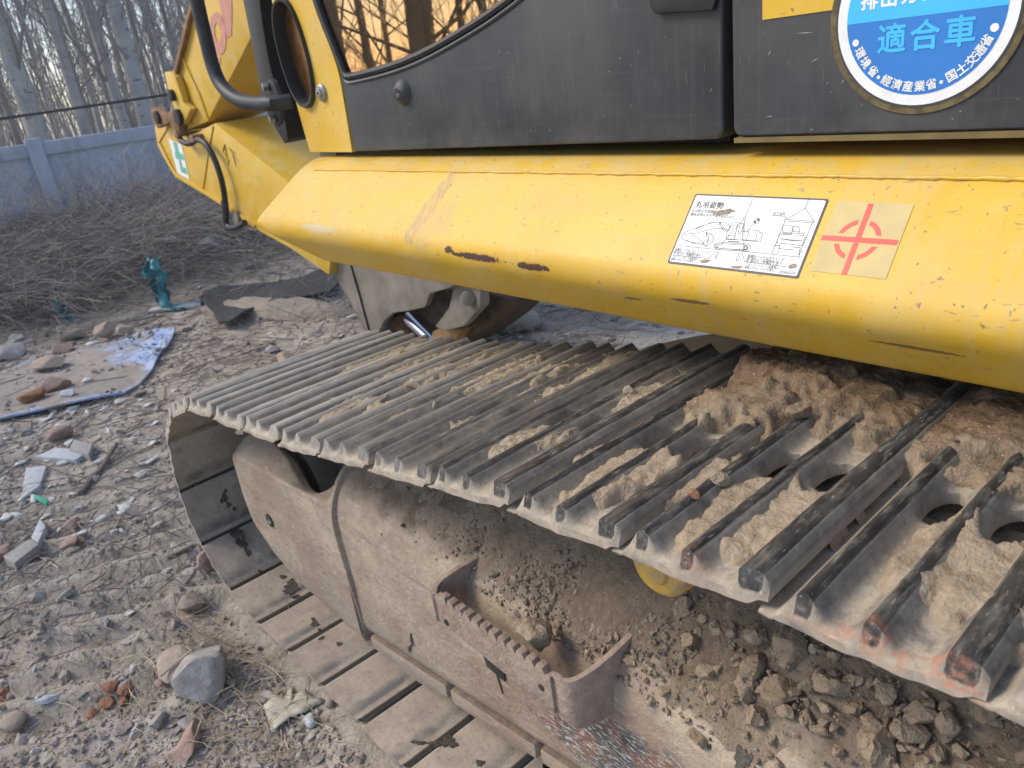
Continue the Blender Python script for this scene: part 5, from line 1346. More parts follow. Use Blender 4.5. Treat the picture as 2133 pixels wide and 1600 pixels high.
# leaf
def leaf():
    c = on_ground(610, 1478); k = (c - Vector((0, 0, H))).length / FPX
    out = [(-48, -4), (-46, 22), (-30, 20), (-14, 36), (-4, 22), (18, 26), (30, 12), (62, 6), (44, -2), (30, -12), (6, -18), (-22, -38), (-34, -22)]
    a = math.atan2(RW[1][0], RW[0][0]); bm = bmesh.new(); vs = []
    for x, y in out:
        X, Y = x * k, y * k * 1.5; vs.append(bm.verts.new((X * math.cos(a) - Y * math.sin(a), X * math.sin(a) + Y * math.cos(a), .012 + .012 * math.sin(x * .09) + .008 * math.cos(y * .15))))
    ctr = bm.verts.new((0, 0, .022))
    for i in range(len(vs)): bm.faces.new((vs[i], vs[(i + 1) % len(vs)], ctr))
    bmesh.ops.subdivide_edges(bm, edges=bm.edges[:], cuts=2, use_grid_fill=True)
    for v in bm.verts: v.co.z += .003 * math.sin(v.co.x * 240) + .002 * math.sin(v.co.y * 310)
    ex = bmesh.ops.solidify(bm, geom=bm.faces[:], thickness=.0009)
    bmesh.ops.recalc_face_normals(bm, faces=bm.faces); me = bpy.data.meshes.new('leaf'); bm.to_mesh(me); bm.free(); me.materials.append(M['leaf'])
    me.polygons.foreach_set('use_smooth', np.ones(len(me.polygons), bool)); o = put('leaf', me); o.location = c; tag(o, 'large pale dry leaf lying on the gravel beside the track', 'leaf')
    mb = MB(); b0 = Vector((-34 * k, -30 * k, .014)); R3 = Matrix.Rotation(a, 3, 'Z')
    mb.tube([R3 @ Vector((-60 * k, -62 * k, .006)), R3 @ Vector((-30 * k, -40 * k, .014)), R3 @ Vector((0, 0, .024)), R3 @ Vector((30 * k, 8 * k, .024))], [.0012, .0012, .001, .0006], 6); s = mb.build('leaf_stem', M['straw']); s.parent = o
leaf()

# blue board under dirt, black matting, teal cloth
def sheet(name, label, cat, outline, mat, lift, th=.012, sub=3, wav=.02):
    P_ = [on_ground(*q) for q in outline]; c = sum(P_, Vector()) / len(P_)
    bm = bmesh.new(); vs = [bm.verts.new(p + Vector((0, 0, lift))) for p in P_]; bm.faces.new(vs); bmesh.ops.triangulate(bm, faces=bm.faces[:])
    for _ in range(sub): bmesh.ops.subdivide_edges(bm, edges=bm.edges[:], cuts=1, use_grid_fill=True); 
    for v in bm.verts: v.co.z = max(v.co.z, gzp(v.co.x, v.co.y) + lift * .6) + wav * float(fbm(np.array([v.co.x]), np.array([v.co.y]), 3, 3, 4)[0])
    bmesh.ops.recalc_face_normals(bm, faces=bm.faces); bmesh.ops.solidify(bm, geom=bm.faces[:], thickness=th)
    me = bpy.data.meshes.new(name); bm.to_mesh(me); bm.free(); me.materials.append(mat); me.polygons.foreach_set('use_smooth', np.ones(len(me.polygons), bool)); me.set_sharp_from_angle(angle=math.radians(40))
    o = put(name, me); tag(o, label, cat); return o
def mat_board():
    t = NT('dirty_blue_board'); P = t.pos()
    m = t.attr('rim'); n = t.noise(P, 4.5, 6, 0.65)
    c = t.mix(t.mr(t.noise(P, 12, 5), .35, .65), (.34, .30, .265), (.255, .22, .195)); c = t.mix(t.mr(t.noise(P, 60, 4), .6, .7), c, (.40, .38, .35))
    f = t.mr(t.math('ADD', t.math('MULTIPLY', m, .55), t.math('SUBTRACT', n, .5)), .24, .48)
    bl = t.mix(t.mr(t.noise(P, 20, 4), .4, .6), (.24, .36, .64), (.44, .52, .68))
    t.bump(t.noise(P, 70, 5, .7), .6, .01)
    return t.set(t.mix(f, c, bl), .75, spec=.3)
M['board'] = mat_board()
bo_out = [(-120, 905), (0, 880), (70, 868), (140, 853), (210, 838), (262, 826), (292, 806), (318, 776), (332, 748), (352, 728), (368, 694), (330, 693), (290, 700), (240, 720), (150, 735), (70, 752), (0, 790), (-120, 820)]
board = sheet('blue_board', 'dirt covered sheet of blue board with ragged curled edge on the ground', 'board', bo_out, M['board'], .03, .012)
bpts = [on_ground(*q) for q in bo_out]
rim = []
for v in board.data.vertices:
    d = 9
    for i in range(len(bpts) - 1):
        if i in (13, 14): pass
        a, b = bpts[i].xy, bpts[i + 1].xy; t = max(0, min(1, (v.co.xy - a).dot(b - a) / max(1e-9, (b - a).length_squared))); d = min(d, (v.co.xy - a.lerp(b, t)).length)
    blu = max(0, 1 - (v.co.xy - on_ground(310, 730).xy).length / .55)
    rim.append(min(1.0, max(0, 1 - d / .12) * .75 + blu * 1.05))
a_ = board.data.attributes.new('rim', 'FLOAT', 'POINT'); a_.data.foreach_set('value', np.array(rim, np.float32))
for i, (px, py, w, h, m, lb) in enumerate(((112, 778, 70, 34, ST, 'rounded tan stone lying on the dirty blue board'), (75, 845, 44, 38, M['rust'], 'dark rusty brown chunk on the near edge of the blue board'), (125, 822, 48, 42, SB, 'pink stone on the blue board beside the rusty chunk'),
        (222, 705, 42, 36, ST, 'round tan stone on the far edge of the blue board'), (265, 702, 30, 26, ST, 'smaller tan stone beside the round one at the far board edge'), (140, 740, 40, 24, SB, 'reddish flat stone on the far half of the board'), (18, 745, 60, 40, M['stone'], 'grey stone at the left behind the board'), (155, 705, 46, 22, M['wood'], 'brown wooden block behind the blue board'),
        (35, 715, 30, 24, SH, 'white plaster piece behind the board at the left'), (192, 775, 26, 10, ST, 'short pale splinter lying on the board'), (185, 808, 22, 14, SH, 'small white chip lying on the board'), (145, 838, 40, 20, GR, 'flat pale chip beside the pink stone on the board'),
        (440, 522, 60, 60, GR, 'tall pale stone slab leaning in the brush near the arm'), (395, 528, 36, 32, ST, 'pinkish stone left of the tall pale slab'), (368, 518, 30, 26, SH, 'whitish stone in the brush left of the pinkish one'), (445, 560, 34, 24, ST, 'grey tan stone below the tall pale slab'), (415, 572, 20, 16, GR, 'small pale stone below the pinkish one'),
        (150, 550, 40, 24, ST, 'tan lump lying in the brush pile'), (505, 520, 44, 26, M['stone'], 'grey broken stone near the hose end'), (535, 535, 40, 30, M['stone'], 'broken stone right of the hose end'), (572, 515, 36, 24, GR, 'pale stone beneath the tip of the side deck'), (430, 620, 30, 20, SB, 'pink stone touching the black matting corner'), (470, 612, 34, 18, ST, 'tan stone resting at the back of the black matting'),
        (610, 640, 40, 26, M['stone'], 'grey stone by the bucket'), (598, 755, 40, 34, ST, 'tan stone just behind the track front'), (565, 735, 36, 22, M['stone'], 'dark grey stone behind the track front'), (625, 608, 22, 10, M['greenp'], 'pale green scrap lying on the sand by the bucket'), (660, 600, 26, 18, ST, 'stone lying on the matting by the bucket'),
        (1075, 690, 110, 60, M['stone'], 'rounded grey boulder beyond the track under the deck'), (130, 912, 44, 34, SB, 'pinkish flat stone left of the stake'), (148, 930, 24, 22, SH, 'white cube shaped chip near the dark stake'), (175, 948, 40, 18, M['stone'], 'dark broken slab piece near the stake'))):
    stone('stone', lb, 'stone', px, py, w, h, m, 200 + i, lift=.035 if 'board' in lb and 'behind' not in lb else 0, flat=.7 if 'boulder' not in lb else .9, cuts=6 if 'round' in lb else 13)
mo = [(425, 640), (432, 622), (470, 612), (545, 603), (600, 598), (640, 588), (690, 578), (690, 600), (600, 618), (520, 632), (470, 640), (478, 690), (462, 690)]
sheet('black_matting', 'strip of black matting lying half buried in sand near the bucket', 'matting', [(422, 642), (430, 622), (470, 611), (545, 604), (600, 598), (640, 588), (700, 572), (712, 600), (690, 625), (600, 640), (540, 655), (485, 690), (462, 690), (445, 660)], M['blackmat'], .05, .02, 3, .03)
def heap(name, outline_c, rx, ry, hgt, mat, rot=0, label=None):
    c = outline_c; n = 40; V = []; 
    for i in range(n):
        for j in range(n):
            u, v = -1.1 + 2.2 * i / (n - 1), -1.1 + 2.2 * j / (n - 1); x = c.x + (u * rx * math.cos(rot) - v * ry * math.sin(rot)); y = c.y + (u * rx * math.sin(rot) + v * ry * math.cos(rot))
            r = math.hypot(u, v) + .25 * float(fbm(np.array([x]), np.array([y]), 3, 3, 2)[0]); V.append((x, y, gzp(x, y) + hgt * float(sstep(1.0, .5, r)) * (1 + .2 * float(fbm(np.array([x]), np.array([y]), 9, 3, 6)[0])) - .03 * float(sstep(.9, 1.1, r))))
    o = put(name, raw_mesh(name, V, grid_faces(n, n), mat, True)); kind(o, 'stuff'); return o
sc_ = on_ground(575, 648)
heap('sand', sc_, .85, .22, .07, mat_earth('fine_sand', ((.34, .29, .24), (.27, .23, .19), (.41, .36, .31)), 1.2, 1.0), math.radians(22))
# teal cloth hanging from the brush
def cloth(name, label, outline, D, th=.02):
    base = on_ground(*max(outline, key=lambda q: q[1])); dist = math.hypot(base.x, base.y)
    pts = [atR(px, py, dist) for px, py in outline]; bm = bmesh.new(); vs = [bm.verts.new(p) for p in pts]; bm.faces.new(vs); bmesh.ops.triangulate(bm, faces=bm.faces[:])
    for _ in range(3): bmesh.ops.subdivide_edges(bm, edges=bm.edges[:], cuts=1, use_grid_fill=True)
    vd = Vector((base.x, base.y, 0)).normalized()
    for v in bm.verts:
        s_ = v.co.dot(Vector((-vd.y, vd.x, 0))); v.co += vd * (.06 * math.sin(s_ * 70 + v.co.z * 9) + .16 * float(fbm(np.array([s_ * 3]), np.array([v.co.z * 3]), 3, 4, 5)[0])) + Vector((random.uniform(-1, 1), random.uniform(-1, 1), random.uniform(-1, 1))) * .004 + Vector((-vd.y, vd.x, 0)) * .08 * float(fbm(np.array([s_ * 2]), np.array([v.co.z]), 9, 3, 15)[0]) + Vector((0, 0, 0))
    du = bmesh.ops.duplicate(bm, geom=bm.faces[:])
    for v in [g for g in du['geom'] if isinstance(g, bmesh.types.BMVert)]: v.co += vd * .006
    me = bpy.data.meshes.new(name); bm.to_mesh(me); bm.free(); me.materials.append(M['teal']); me.polygons.foreach_set('use_smooth', np.ones(len(me.polygons), bool))
    return tag(put(name, me), label, 'cloth')
cloth('teal_cloth', 'crumpled teal cloth strip hanging upright out of the brush', [(304, 548), (314, 536), (322, 541), (334, 533), (342, 552), (350, 575), (357, 600), (363, 622), (372, 640), (340, 645), (326, 625), (320, 602), (313, 580), (304, 556)], 0)
cloth('teal_cloth', 'teal cloth rag trailing flat on the ground toward the black matting', [(352, 634), (372, 636), (398, 628), (420, 622), (422, 632), (392, 643), (356, 648)], 0)
cloth('teal_cloth', 'torn teal net scrap lying low in the brush at the left', [(112, 622), (125, 615), (140, 640), (158, 655), (148, 668), (128, 668), (118, 650)], 0)
slab_piece('white_board', 'broken whitish board lying between the teal cloth and the matting', [(305, 655), (420, 640), (418, 632), (330, 645)], .015, SH, .02, 'board')

# ---- scattered small stuff ----------------------------------------------------------------
def not_blocked(x, y): return not (-2.36 < x < 2.5 and 0.50 < y < 1.25)
def scatter_rocks(name, n, region, size, mat, base=I1, seed=1, flat=(.4, .9), sink=.35, zf=None, power=2.2, label=None, weight=None):
    rg = np.random.default_rng(seed); V0, F0 = base; nv = len(V0)
    # a few shape variants
    shapes = []
    for k in range(24):
        V = V0.copy()
        for _ in range(7):
            d = rg.normal(size=3); d /= np.linalg.norm(d); c = rg.uniform(.3, .8); t = V @ d - c; m = t > 0; V[m] -= np.outer(t[m], d)
        shapes.append(V * (1 + .12 * rg.normal(size=(nv, 1))))
    shapes = np.array(shapes)
    X, Y = region(rg, n)
    ok = np.ones(len(X), bool) if zf else ~((X > -2.34) & (X < 2.5) & (Y > .52) & (Y < 1.22))
    if weight is not None: ok &= rg.random(len(X)) < weight(X, Y)
    X, Y = X[ok], Y[ok]; n = len(X)
    Z = zf(X, Y) if zf else gz(X, Y)
    good = np.isfinite(Z); X, Y, Z = X[good], Y[good], Z[good]; n = len(X)
    r = size[0] * (1 - rg.random(n)) ** (-1 / power); r = np.minimum(r, size[1])
    S = shapes[rg.integers(0, 24, n)]
    a = rg.uniform(0, 2 * np.pi, n); ca, sa = np.cos(a)[:, None], np.sin(a)[:, None]
    sx = rg.uniform(.7, 1.25, n)[:, None] * r[:, None]; sy = rg.uniform(.6, 1.0, n)[:, None] * r[:, None]; sz = rg.uniform(*flat, n)[:, None] * r[:, None]
    x, y, z = S[..., 0] * sx, S[..., 1] * sy, S[..., 2] * sz
    ti = rg.normal(0, .25, (n, 1)); z2_ = z + x * ti
    V = np.stack([x * ca - y * sa + X[:, None], x * sa + y * ca + Y[:, None], z2_ + (Z + r * (.5 - sink))[:, None]], -1).reshape(-1, 3)
    F = (F0[None] + (np.arange(n) * nv)[:, None, None]).reshape(-1, 3)
    me = raw_mesh(name, V, F, mat)
    at = me.attributes.new('tone', 'FLOAT', 'FACE'); at.data.foreach_set('value', np.repeat(rg.random(n), len(F0)).astype(np.float32))
    o = put(name, me); kind(o, 'stuff')
    if label: o['label'] = label
    return o
def mat_tone(name, stops, bump=.4, rough=.95):
    t = NT(name); P = t.pos(); c = t.ramp(t.attr('tone'), stops)
    c = t.mix(t.mr(t.noise(P, 90, 4, .7), .42, .68, 0, .45), c, (.10, .085, .075))
    t.bump(t.noise(P, 260, 4, .7), bump, .003); return t.set(c, rough, spec=.2)
M['gravel'] = mat_tone('gravel_mix', [(0, (.27, .235, .205)), (.35, (.35, .31, .275)), (.6, (.42, .38, .345)), (.74, (.32, .25, .215)), (.9, (.42, .395, .37)), (1, (.52, .51, .49))])
M['rubble'] = mat_tone('rubble_mix', [(0, (.40, .40, .38)), (.4, (.27, .25, .235)), (.7, (.52, .52, .50)), (1, (.24, .19, .17))])
M['soilbits'] = mat_tone('soil_bits', [(0, (.19, .148, .108)), (.4, (.245, .195, .145)), (.8, (.27, .218, .168)), (1, (.35, .30, .24))])
near = lambda x0, x1, y0, y1: (lambda rg, n: (rg.uniform(x0, x1, n), rg.uniform(y0, y1, n)))
# fine gravel close to the camera, coarser rubble further out
scatter_rocks('gravel', 16000, near(-2.2, -.6, -.25, .62), (.0034, .018), M['gravel'], I1, 11, power=2.0, weight=lambda x, y: .22 + .78 * np.clip(sstep(-2.15, -1.6, x) + .2 * vnoise(x, y, 4), 0, 1))
scatter_rocks('gravel', 15000, near(-5.2, -1.9, -.5, 1.6), (.003, .014), M['gravel'], I1, 12, power=2.0, weight=lambda x, y: .25 + .9 * np.clip(fbm(x, y, 1.4, 3, 40) + .2, 0, 1))
scatter_rocks('gravel', 9000, near(-9, -2.4, -.5, 5.5), (.006, .035), M['gravel'], I1, 13, power=2.3)
scatter_rocks('rubble', 2000, near(-6.5, -2.6, -.4, 2.6), (.014, .055), M['rubble'], I2, 14, (.22, .55), power=2.4, weight=lambda x, y: .10 + .9 * np.clip(fbm(x, y, .9, 3, 55) + .1, 0, 1))
scatter_rocks('rubble', 1700, near(-9, -3.2, 1.3, 5.2), (.018, .09), M['rubble'], I2, 15, (.22, .6), power=2.3, weight=lambda x, y: .25 + .7 * np.clip(fbm(x, y, .9, 3, 58) + .1, 0, 1))
scatter_rocks('gravel', 260, near(-3.2, -1.2, -.2, .58), (.010, .026), M['gravel'], I2, 16, power=2.2)
# pale chips scattered over the rubble field: each its own piece
chips = [rock_mesh(900 + i, 2, (1, .7, .3), 9, .03, SH, 38, 'stone_chip') for i in range(8)]
k = 0
while k < 230:
    px, py = random.uniform(0, 420), random.uniform(830, 1120) if random.random() < .75 else random.uniform(640, 860)
    if px > 330 and py > 820: continue
    p = on_ground(px, py); 
    if not not_blocked(p.x, p.y): continue
    s = random.choice([.007, .009, .012, .016, .022, .032]) * (1 + .25 * (p.length - 3.5))
    o = put('stone_chip', chips[k % 8]); o.location = p + Vector((0, 0, s * .18)); o.scale = (s, s * random.uniform(.7, 1.1), s); o.rotation_euler = (random.uniform(-.3, .3), random.uniform(-.3, .3), random.uniform(0, 6.28))
    tag(o, 'pale flat stone chip strewn on the dirt before the track', 'stone chip', 'pale chips strewn on the dirt'); k += 1

bxy = [(p.x, p.y) for p in bpts]
def in_board(x, y):
    ins = np.zeros(len(x), bool); m = len(bxy)
    for i in range(m):
        (x0, y0), (x1, y1) = bxy[i], bxy[(i + 1) % m]
        c = ((y0 > y) != (y1 > y)) & (x < (x1 - x0) * (y - y0) / ((y1 - y0) if y1 != y0 else 1e-9) + x0); ins ^= c
    return ins
scatter_rocks('gravel', 9000, near(-6.6, -4.6, 0, 1.7), (.004, .03), M['gravel'], I1, 18, zf=lambda X, Y: gz(X, Y) + .034, power=2.0, weight=lambda x, y: in_board(x, y) * np.clip(.3 + .8 * fbm(x, y, 3, 3, 4), 0, 1))
# dry stems and straw on the ground
def stems(name, n, region, L, r, mat, seed, zoff=(.0, .015), curl=.35, up=.12, zf=None, segs=3):
    rg = np.random.default_rng(seed); X, Y = region(rg, n)
    ok = ~((X > -2.34) & (X < 2.5) & (Y > .52) & (Y < 1.22)); X, Y = X[ok], Y[ok]; n = len(X)
    Z = (zf or gz)(X, Y) + rg.uniform(*zoff, n); a = rg.uniform(0, 2 * np.pi, n); l = rg.uniform(*L, n) / segs; el = rg.normal(0, up, n); rr = rg.uniform(*r, n)
    P = [np.stack([X, Y, Z], -1)]
    for k in range(segs):
        d = np.stack([np.cos(a) * np.cos(el), np.sin(a) * np.cos(el), np.sin(el)], -1); P.append(P[-1] + d * l[:, None]); a = a + rg.normal(0, curl, n); el = el + rg.normal(0, curl * .3, n) - .05
    for q in P: q[:, 2] = np.maximum(q[:, 2], (zf or gz)(q[:, 0], q[:, 1]) + rr)
    V = []
    for k, q in enumerate(P):
        t = P[min(k + 1, segs)] - P[max(k - 1, 0)]; t /= np.linalg.norm(t, axis=1, keepdims=True) + 1e-9
        u = np.cross(t, [0, 0, 1.0]); u /= np.linalg.norm(u, axis=1, keepdims=True) + 1e-9; w = np.cross(t, u); f = (1 - .5 * k / segs)
        for j in range(3):
            an = 2 * np.pi * j / 3; V.append(q + (u * math.cos(an) + w * math.sin(an)) * (rr * f)[:, None])
    V = np.stack(V, 1).reshape(-1, 3); m = (segs + 1) * 3; F = []
    for k in range(segs):
        for j in range(3): F.append((k * 3 + j, k * 3 + (j + 1) % 3, k * 3 + 3 + (j + 1) % 3, k * 3 + 3 + j))
    F = (np.array(F)[None] + (np.arange(n) * m)[:, None, None]).reshape(-1, 4)
    o = put(name, raw_mesh(name, V, F, mat)); kind(o, 'stuff'); return o
stems('dry_straw', 1500, near(-3.6, -.8, -.3, .62), (.04, .20), (.0006, .0016), M['straw'], 21)
stems('dry_straw', 360, lambda rg, n: (rg.normal(-1.95, .22, n), rg.normal(.40, .10, n)), (.03, .12), (.0006, .0015), M['straw'], 22, (.005, .05))
stems('dry_straw', 2600, near(-6, -2.6, -.4, 3.0), (.05, .26), (.0008, .002), M['twigpale'], 23)
stems('dry_twigs', 1500, near(-6.5, -2.4, -.4, 2.2), (.06, .45), (.0012, .004), M['twig'], 24)
stems('dry_grass', 2600, near(-7.5, -2.6, 2.2, 6.5), (.10, .40), (.0012, .0028), M['twigpale'], 25, (0, .06), .4, .35)
stems('dry_twigs', 2200, near(-7.5, -2.6, 2.2, 6.5), (.10, .5), (.0015, .004), M['twig'], 26, (0, .06), .4, .35)
# brush heap
def brushz(x, y): return gz(x, y)
ctr = lambda cx, cy, sx, sy: (lambda rg, n: (rg.normal(cx, sx, n), rg.normal(cy, sy, n)))
stems('brush_pile', 12000, ctr(-9.3, 1.5, .75, 1.5), (.25, .9), (.0014, .0036), M['twigdark'], 31, (0, .36), .38, .22, brushz, 4)
stems('brush_pile', 5600, ctr(-7.8, 1.6, .6, 1.1), (.25, 1.0), (.0012, .0032), M['twig'], 32, (0, .26), .4, .22, brushz, 4)
stems('brush_pile', 6500, ctr(-7.9, 1.6, .55, 1.2), (.25, 1.0), (.0013, .003), M['twigpale'], 33, (.0, .36), .45, .3, brushz, 4)
stems('brush_pile', 4000, ctr(-8.0, 3.6, .7, 1.2), (.25, .9), (.0012, .0028), M['twigpale'], 36, (.0, .25), .45, .3, brushz, 4)
stems('brush_pile', 7000, ctr(-9.5, 3.9, .8, 1.2), (.3, .9), (.0014, .0038), M['twigdark'], 34, (0, .3), .35, .3, brushz, 4)
rg_ = np.random.default_rng(5)
mb = MB()
for i in range(1300):
    x, y = random.uniform(-12.4, -9.3), random.uniform(.6, 7.5); z = gzp(x, y); h = random.uniform(.3, 1.15); p = Vector((x, y, z)); l = Vector((random.uniform(-.35, .35), random.uniform(-.35, .35), 1))
    q = p + l * h * .55; e = q + (l + Vector((random.uniform(-.5, .5), random.uniform(-.5, .5), -.2))) * h * .4; mb.tube([p, q, e], [.0045, .0035, .002], 3, False)
    for _ in range(3):
        s_ = p.lerp(e, random.uniform(.3, 1)); mb.tube([s_, s_ + Vector((random.uniform(-1, 1), random.uniform(-1, 1), random.uniform(.1, 1))) * h * .22], [.003, .0015], 3, False)
kind(put('tall_weeds', raw_mesh('tall_weeds', mb.v, mb.f, M['twigpale'])), 'stuff')

# ---- earth on the track frame and the clods on it
dg = bpy.context.evaluated_depsgraph_get()
fv, ff = [], []
for o in (fr, yk):
    n0 = len(fv); fv += [tuple(v.co) for v in o.data.vertices]; ff += [tuple(i + n0 for i in p.vertices) for p in o.data.polygons]
frame_bvh = BVHTree.FromPolygons(fv, ff)
def frame_z(x, y):
    h = frame_bvh.ray_cast(Vector((x, y, HZ(-.5))), Vector((0, 0, -1)), 1.2); return h[0].z if h[0] is not None else float('nan')
def fz(X, Y): return np.array([frame_z(float(a), float(b)) for a, b in zip(X, Y)])
# bank of loose soil that levels the shoulder behind and beside the step
bx = np.arange(-1.45, .55, .011); by = np.arange(.60, .90, .011)
BX, BY = np.meshgrid(bx, by, indexing='ij')
Zf = fz(BX.ravel(), BY.ravel()).reshape(BX.shape)
amt = .004 + .030 * sstep(-.95, -.45, BX) + .012 * sstep(-1.35, -1.1, BX)
hh = amt * (sstep(.655, .74, BY) * (.55 + .9 * fbm(BX, BY, 7, 4, 61)) + .25 * fbm(BX, BY, 28, 4, 63)) + .007 * fbm(BX, BY, 60, 3, 67) * sstep(.66, .72, BY)
hh = hh - .0035; ok = np.isfinite(Zf) & (hh > -.003); ZB = np.where(np.isfinite(Zf), Zf, 0) + hh
F = grid_faces(*BX.shape); F = F[ok.reshape(-1)[F].all(1)]; Vb = np.stack([BX, BY, ZB], -1).reshape(-1, 3); us_ = np.unique(F); mp = np.zeros(len(Vb), int); mp[us_] = np.arange(len(us_))
def mat_bank():
    t = NT('bank_soil'); P = t.pos()
    c = t.mix(t.mr(t.noise(P, 17, 6, .6), .35, .65), (.235, .18, .127), (.165, .125, .09)); c = t.mix(t.mr(t.noise(P, 70, 5, .7), .45, .66, 0, .7), c, (.28, .225, .17))
    c = t.mix(t.mr(t.noise(P, 190, 2), .66, .72, 0, .7), c, (.40, .36, .30))
    th = t.math('ADD', t.attr('thick'), t.math('MULTIPLY', t.math('SUBTRACT', t.noise(P, 40, 5, .7), .5), .014))
    c = t.mix(t.mr(th, -.001, .009), (.31, .25, .195), c)
    t.bump(t.noise(P, 300, 4, .7), .5, .004); t.bump(t.noise(P, 90, 5, .65), .9, .012); return t.set(c, .96, spec=.15)
M['bank'] = mat_bank()
bank = put('loose_soil', raw_mesh('loose_soil', Vb[us_], mp[F], M['bank'], True)); kind(bank, 'stuff')
a_ = bank.data.attributes.new('thick', 'FLOAT', 'POINT'); a_.data.foreach_set('value', hh.ravel()[us_].astype(np.float32))
def bank_z(X, Y):
    return np.array([frame_z(float(a), float(b)) for a, b in zip(X, Y)]) + np.interp(Y, [.655, .74], [0, 1]) * .5 * (.004 + .030 * sstep(-.95, -.45, X))
scatter_rocks('soil_crumbs', 5200, lambda rg, n: (rg.uniform(-1.45, .3, n), rg.uniform(.672, .88, n)), (.0018, .010), M['soilbits'], I1, 71, (.6, .95), .3, bank_z, 2.0, weight=lambda x, y: np.clip(.10 + .9 * sstep(-1.0, -.5, x) * (.4 + .8 * vnoise(x, y, 9)), 0, 1) * np.clip(.25 + sstep(.66, .72, y), 0, 1))
scatter_rocks('soil_crumbs', 1600, lambda rg, n: (rg.normal(-.80, .14, n), np.maximum(.675, rg.normal(.715, .03, n))), (.0022, .009), M['soilbits'], I1, 72, (.6, .95), .3, bank_z, 2.2)
clod_me = [rock_mesh(700 + i, 3, (1, .8, .7), 8, .20, M['clod'], 25, 'earth_clod') for i in range(14)]
rc_ = np.random.default_rng(77); k = 0
while k < 240:
    x = float(rc_.uniform(-.78, .25)); y = float(np.clip(rc_.normal(.735 + .03 * (x > -.35), .055), .64, .87))
    if rc_.random() > float(sstep(-.85, -.40, x)) * .9 + .08: continue
    z = frame_z(x, y)
    if not math.isfinite(z): continue
    s = float(.0065 * (1 - rc_.random()) ** (-1 / 2.0)); s = min(s, .021)
    o = put('earth_clod', clod_me[k % 14]); o.location = (x, y, z + s * .35 + .012 * float(sstep(-.9, -.4, x)) * float(sstep(.66, .74, y))); o.scale = (s * random.uniform(.8, 1.3), s, s * random.uniform(.8, 1.15)); o.rotation_euler = (random.uniform(-.6, .6), random.uniform(-.6, .6), random.uniform(0, 6.28))
    tag(o, 'crumbly brown earth clod lying on the dusty track frame', 'earth clod', 'earth clods on the track frame'); k += 1
def clod(label, px, py, w, src, seed, mat=None, h=.75, sub=3):
    """bigger lump dropped where the sight line meets the frame or the shoes"""
    c = Vector((0, 0, H)); d = ray(px, py).normalized(); b = src.ray_cast(c, d)
    if b[0] is None: return
    s = w * b[3] / FPX / 2
    me = rock_mesh(seed, 4, (1, .8, h), 9, .20, mat or M['clod'], 30, 'earth_clod'); o = put('earth_clod', me); o.location = b[0] + Vector((0, 0, s * .35)); o.scale = (s, s, s); o.rotation_euler = (random.uniform(-.4, .4), random.uniform(-.4, .4), random.uniform(0, 6)); tag(o, label, 'earth clod')
o = put('earth_clod', rock_mesh(801, 4, (.034, .026, .030), 9, .2, M['clod'], 25, 'earth_clod')); o.location = atY(1108, 1318, .634); o.rotation_euler = (.2, -.3, 1.0); tag(o, 'big pale clod wedged behind the teeth of the step', 'earth clod')
clod('smaller pale clod right above the clod in the step', 1135, 1298, 26, frame_bvh, 802)
clod('large layered dark clod in the middle of the clod bank', 1645, 1365, 88, frame_bvh, 803)
clod('tall pale clod below the layered one', 1630, 1450, 80, frame_bvh, 804, h=.9)
clod('upright pale clod left of the tall pale clod', 1555, 1435, 58, frame_bvh, 805, h=1.0)
clod('flat pale square clod right of the layered clod', 1770, 1420, 52, frame_bvh, 806, h=.4)
clod('big lighter clod near the bottom edge of the picture', 1830, 1560, 92, frame_bvh, 807)
clod('oval stony clod beneath the right end of the shoes', 2055, 1470, 88, frame_bvh, 808, h=.6)
clod('narrow upright clod just below the orange rubbed shoe edge', 1530, 1270, 32, frame_bvh, 809, h=1.1)
clod('rough pale clod under the yellow roller', 1425, 1275, 52, frame_bvh, 810)
clod('round smooth clod below the tall pale clod', 1683, 1503, 38, frame_bvh, 811)
clod('square clod lying on the crest right of the big mud heap', 1665, 868, 52, shoe_bvh, 812, M['mudbrown'])
clod('pale crumb on the worn crest by the orange mark', 1500, 1005, 44, shoe_bvh, 813, M['mudpale'])
clod('small round pale lump between two crests beside the front pale mud', 1315, 822, 36, shoe_bvh, 814, M['mudpale'])
clod('dark clod on top of the brown mud heap', 1600, 800, 70, shoe_bvh, 815, M['mudbrown'])
clod('dark lumpy clod at the far end of the mud heap', 1700, 800, 64, shoe_bvh, 816, M['mudbrown'])
clod('brown clod right of the mud heap near the deck edge', 1790, 820, 56, shoe_bvh, 817, M['mudbrown'])
clod('orange clay scrap stuck on the worn crest', 1445, 1035, 34, shoe_bvh, 818, M['brickdust'], .4)
stems('dry_straw', 26, lambda rg, n: (rg.uniform(-1.1, -.3, n), rg.uniform(.65, .8, n)), (.02, .05), (.0006, .0014), M['straw'], 91, (.01, .02), .2, .1, lambda X, Y: np.nan_to_num(bank_z(X, Y), nan=.5)).name = 'straw_bits'
# fibres in the pale mud on the front shoes
rgf = np.random.default_rng(14); mb = MB(); mv = mud1.data.vertices; sel = rgf.choice(len(mv), 1300)
for i in sel:
    p = mv[int(i)].co; a = rgf.uniform(0, 6.28); L = rgf.uniform(.006, .022); d = Vector((math.cos(a), math.sin(a), rgf.uniform(-.1, .35))) * L
    mb.tube([p + Vector((0, 0, .0005)), p + d * .5 + Vector((0, 0, .001)), p + d], [.0006, .0005, .0003], 3, False)
o = put('straw_fibres', raw_mesh('straw_fibres', mb.v, mb.f, M['straw']), EX); kind(o, 'stuff')

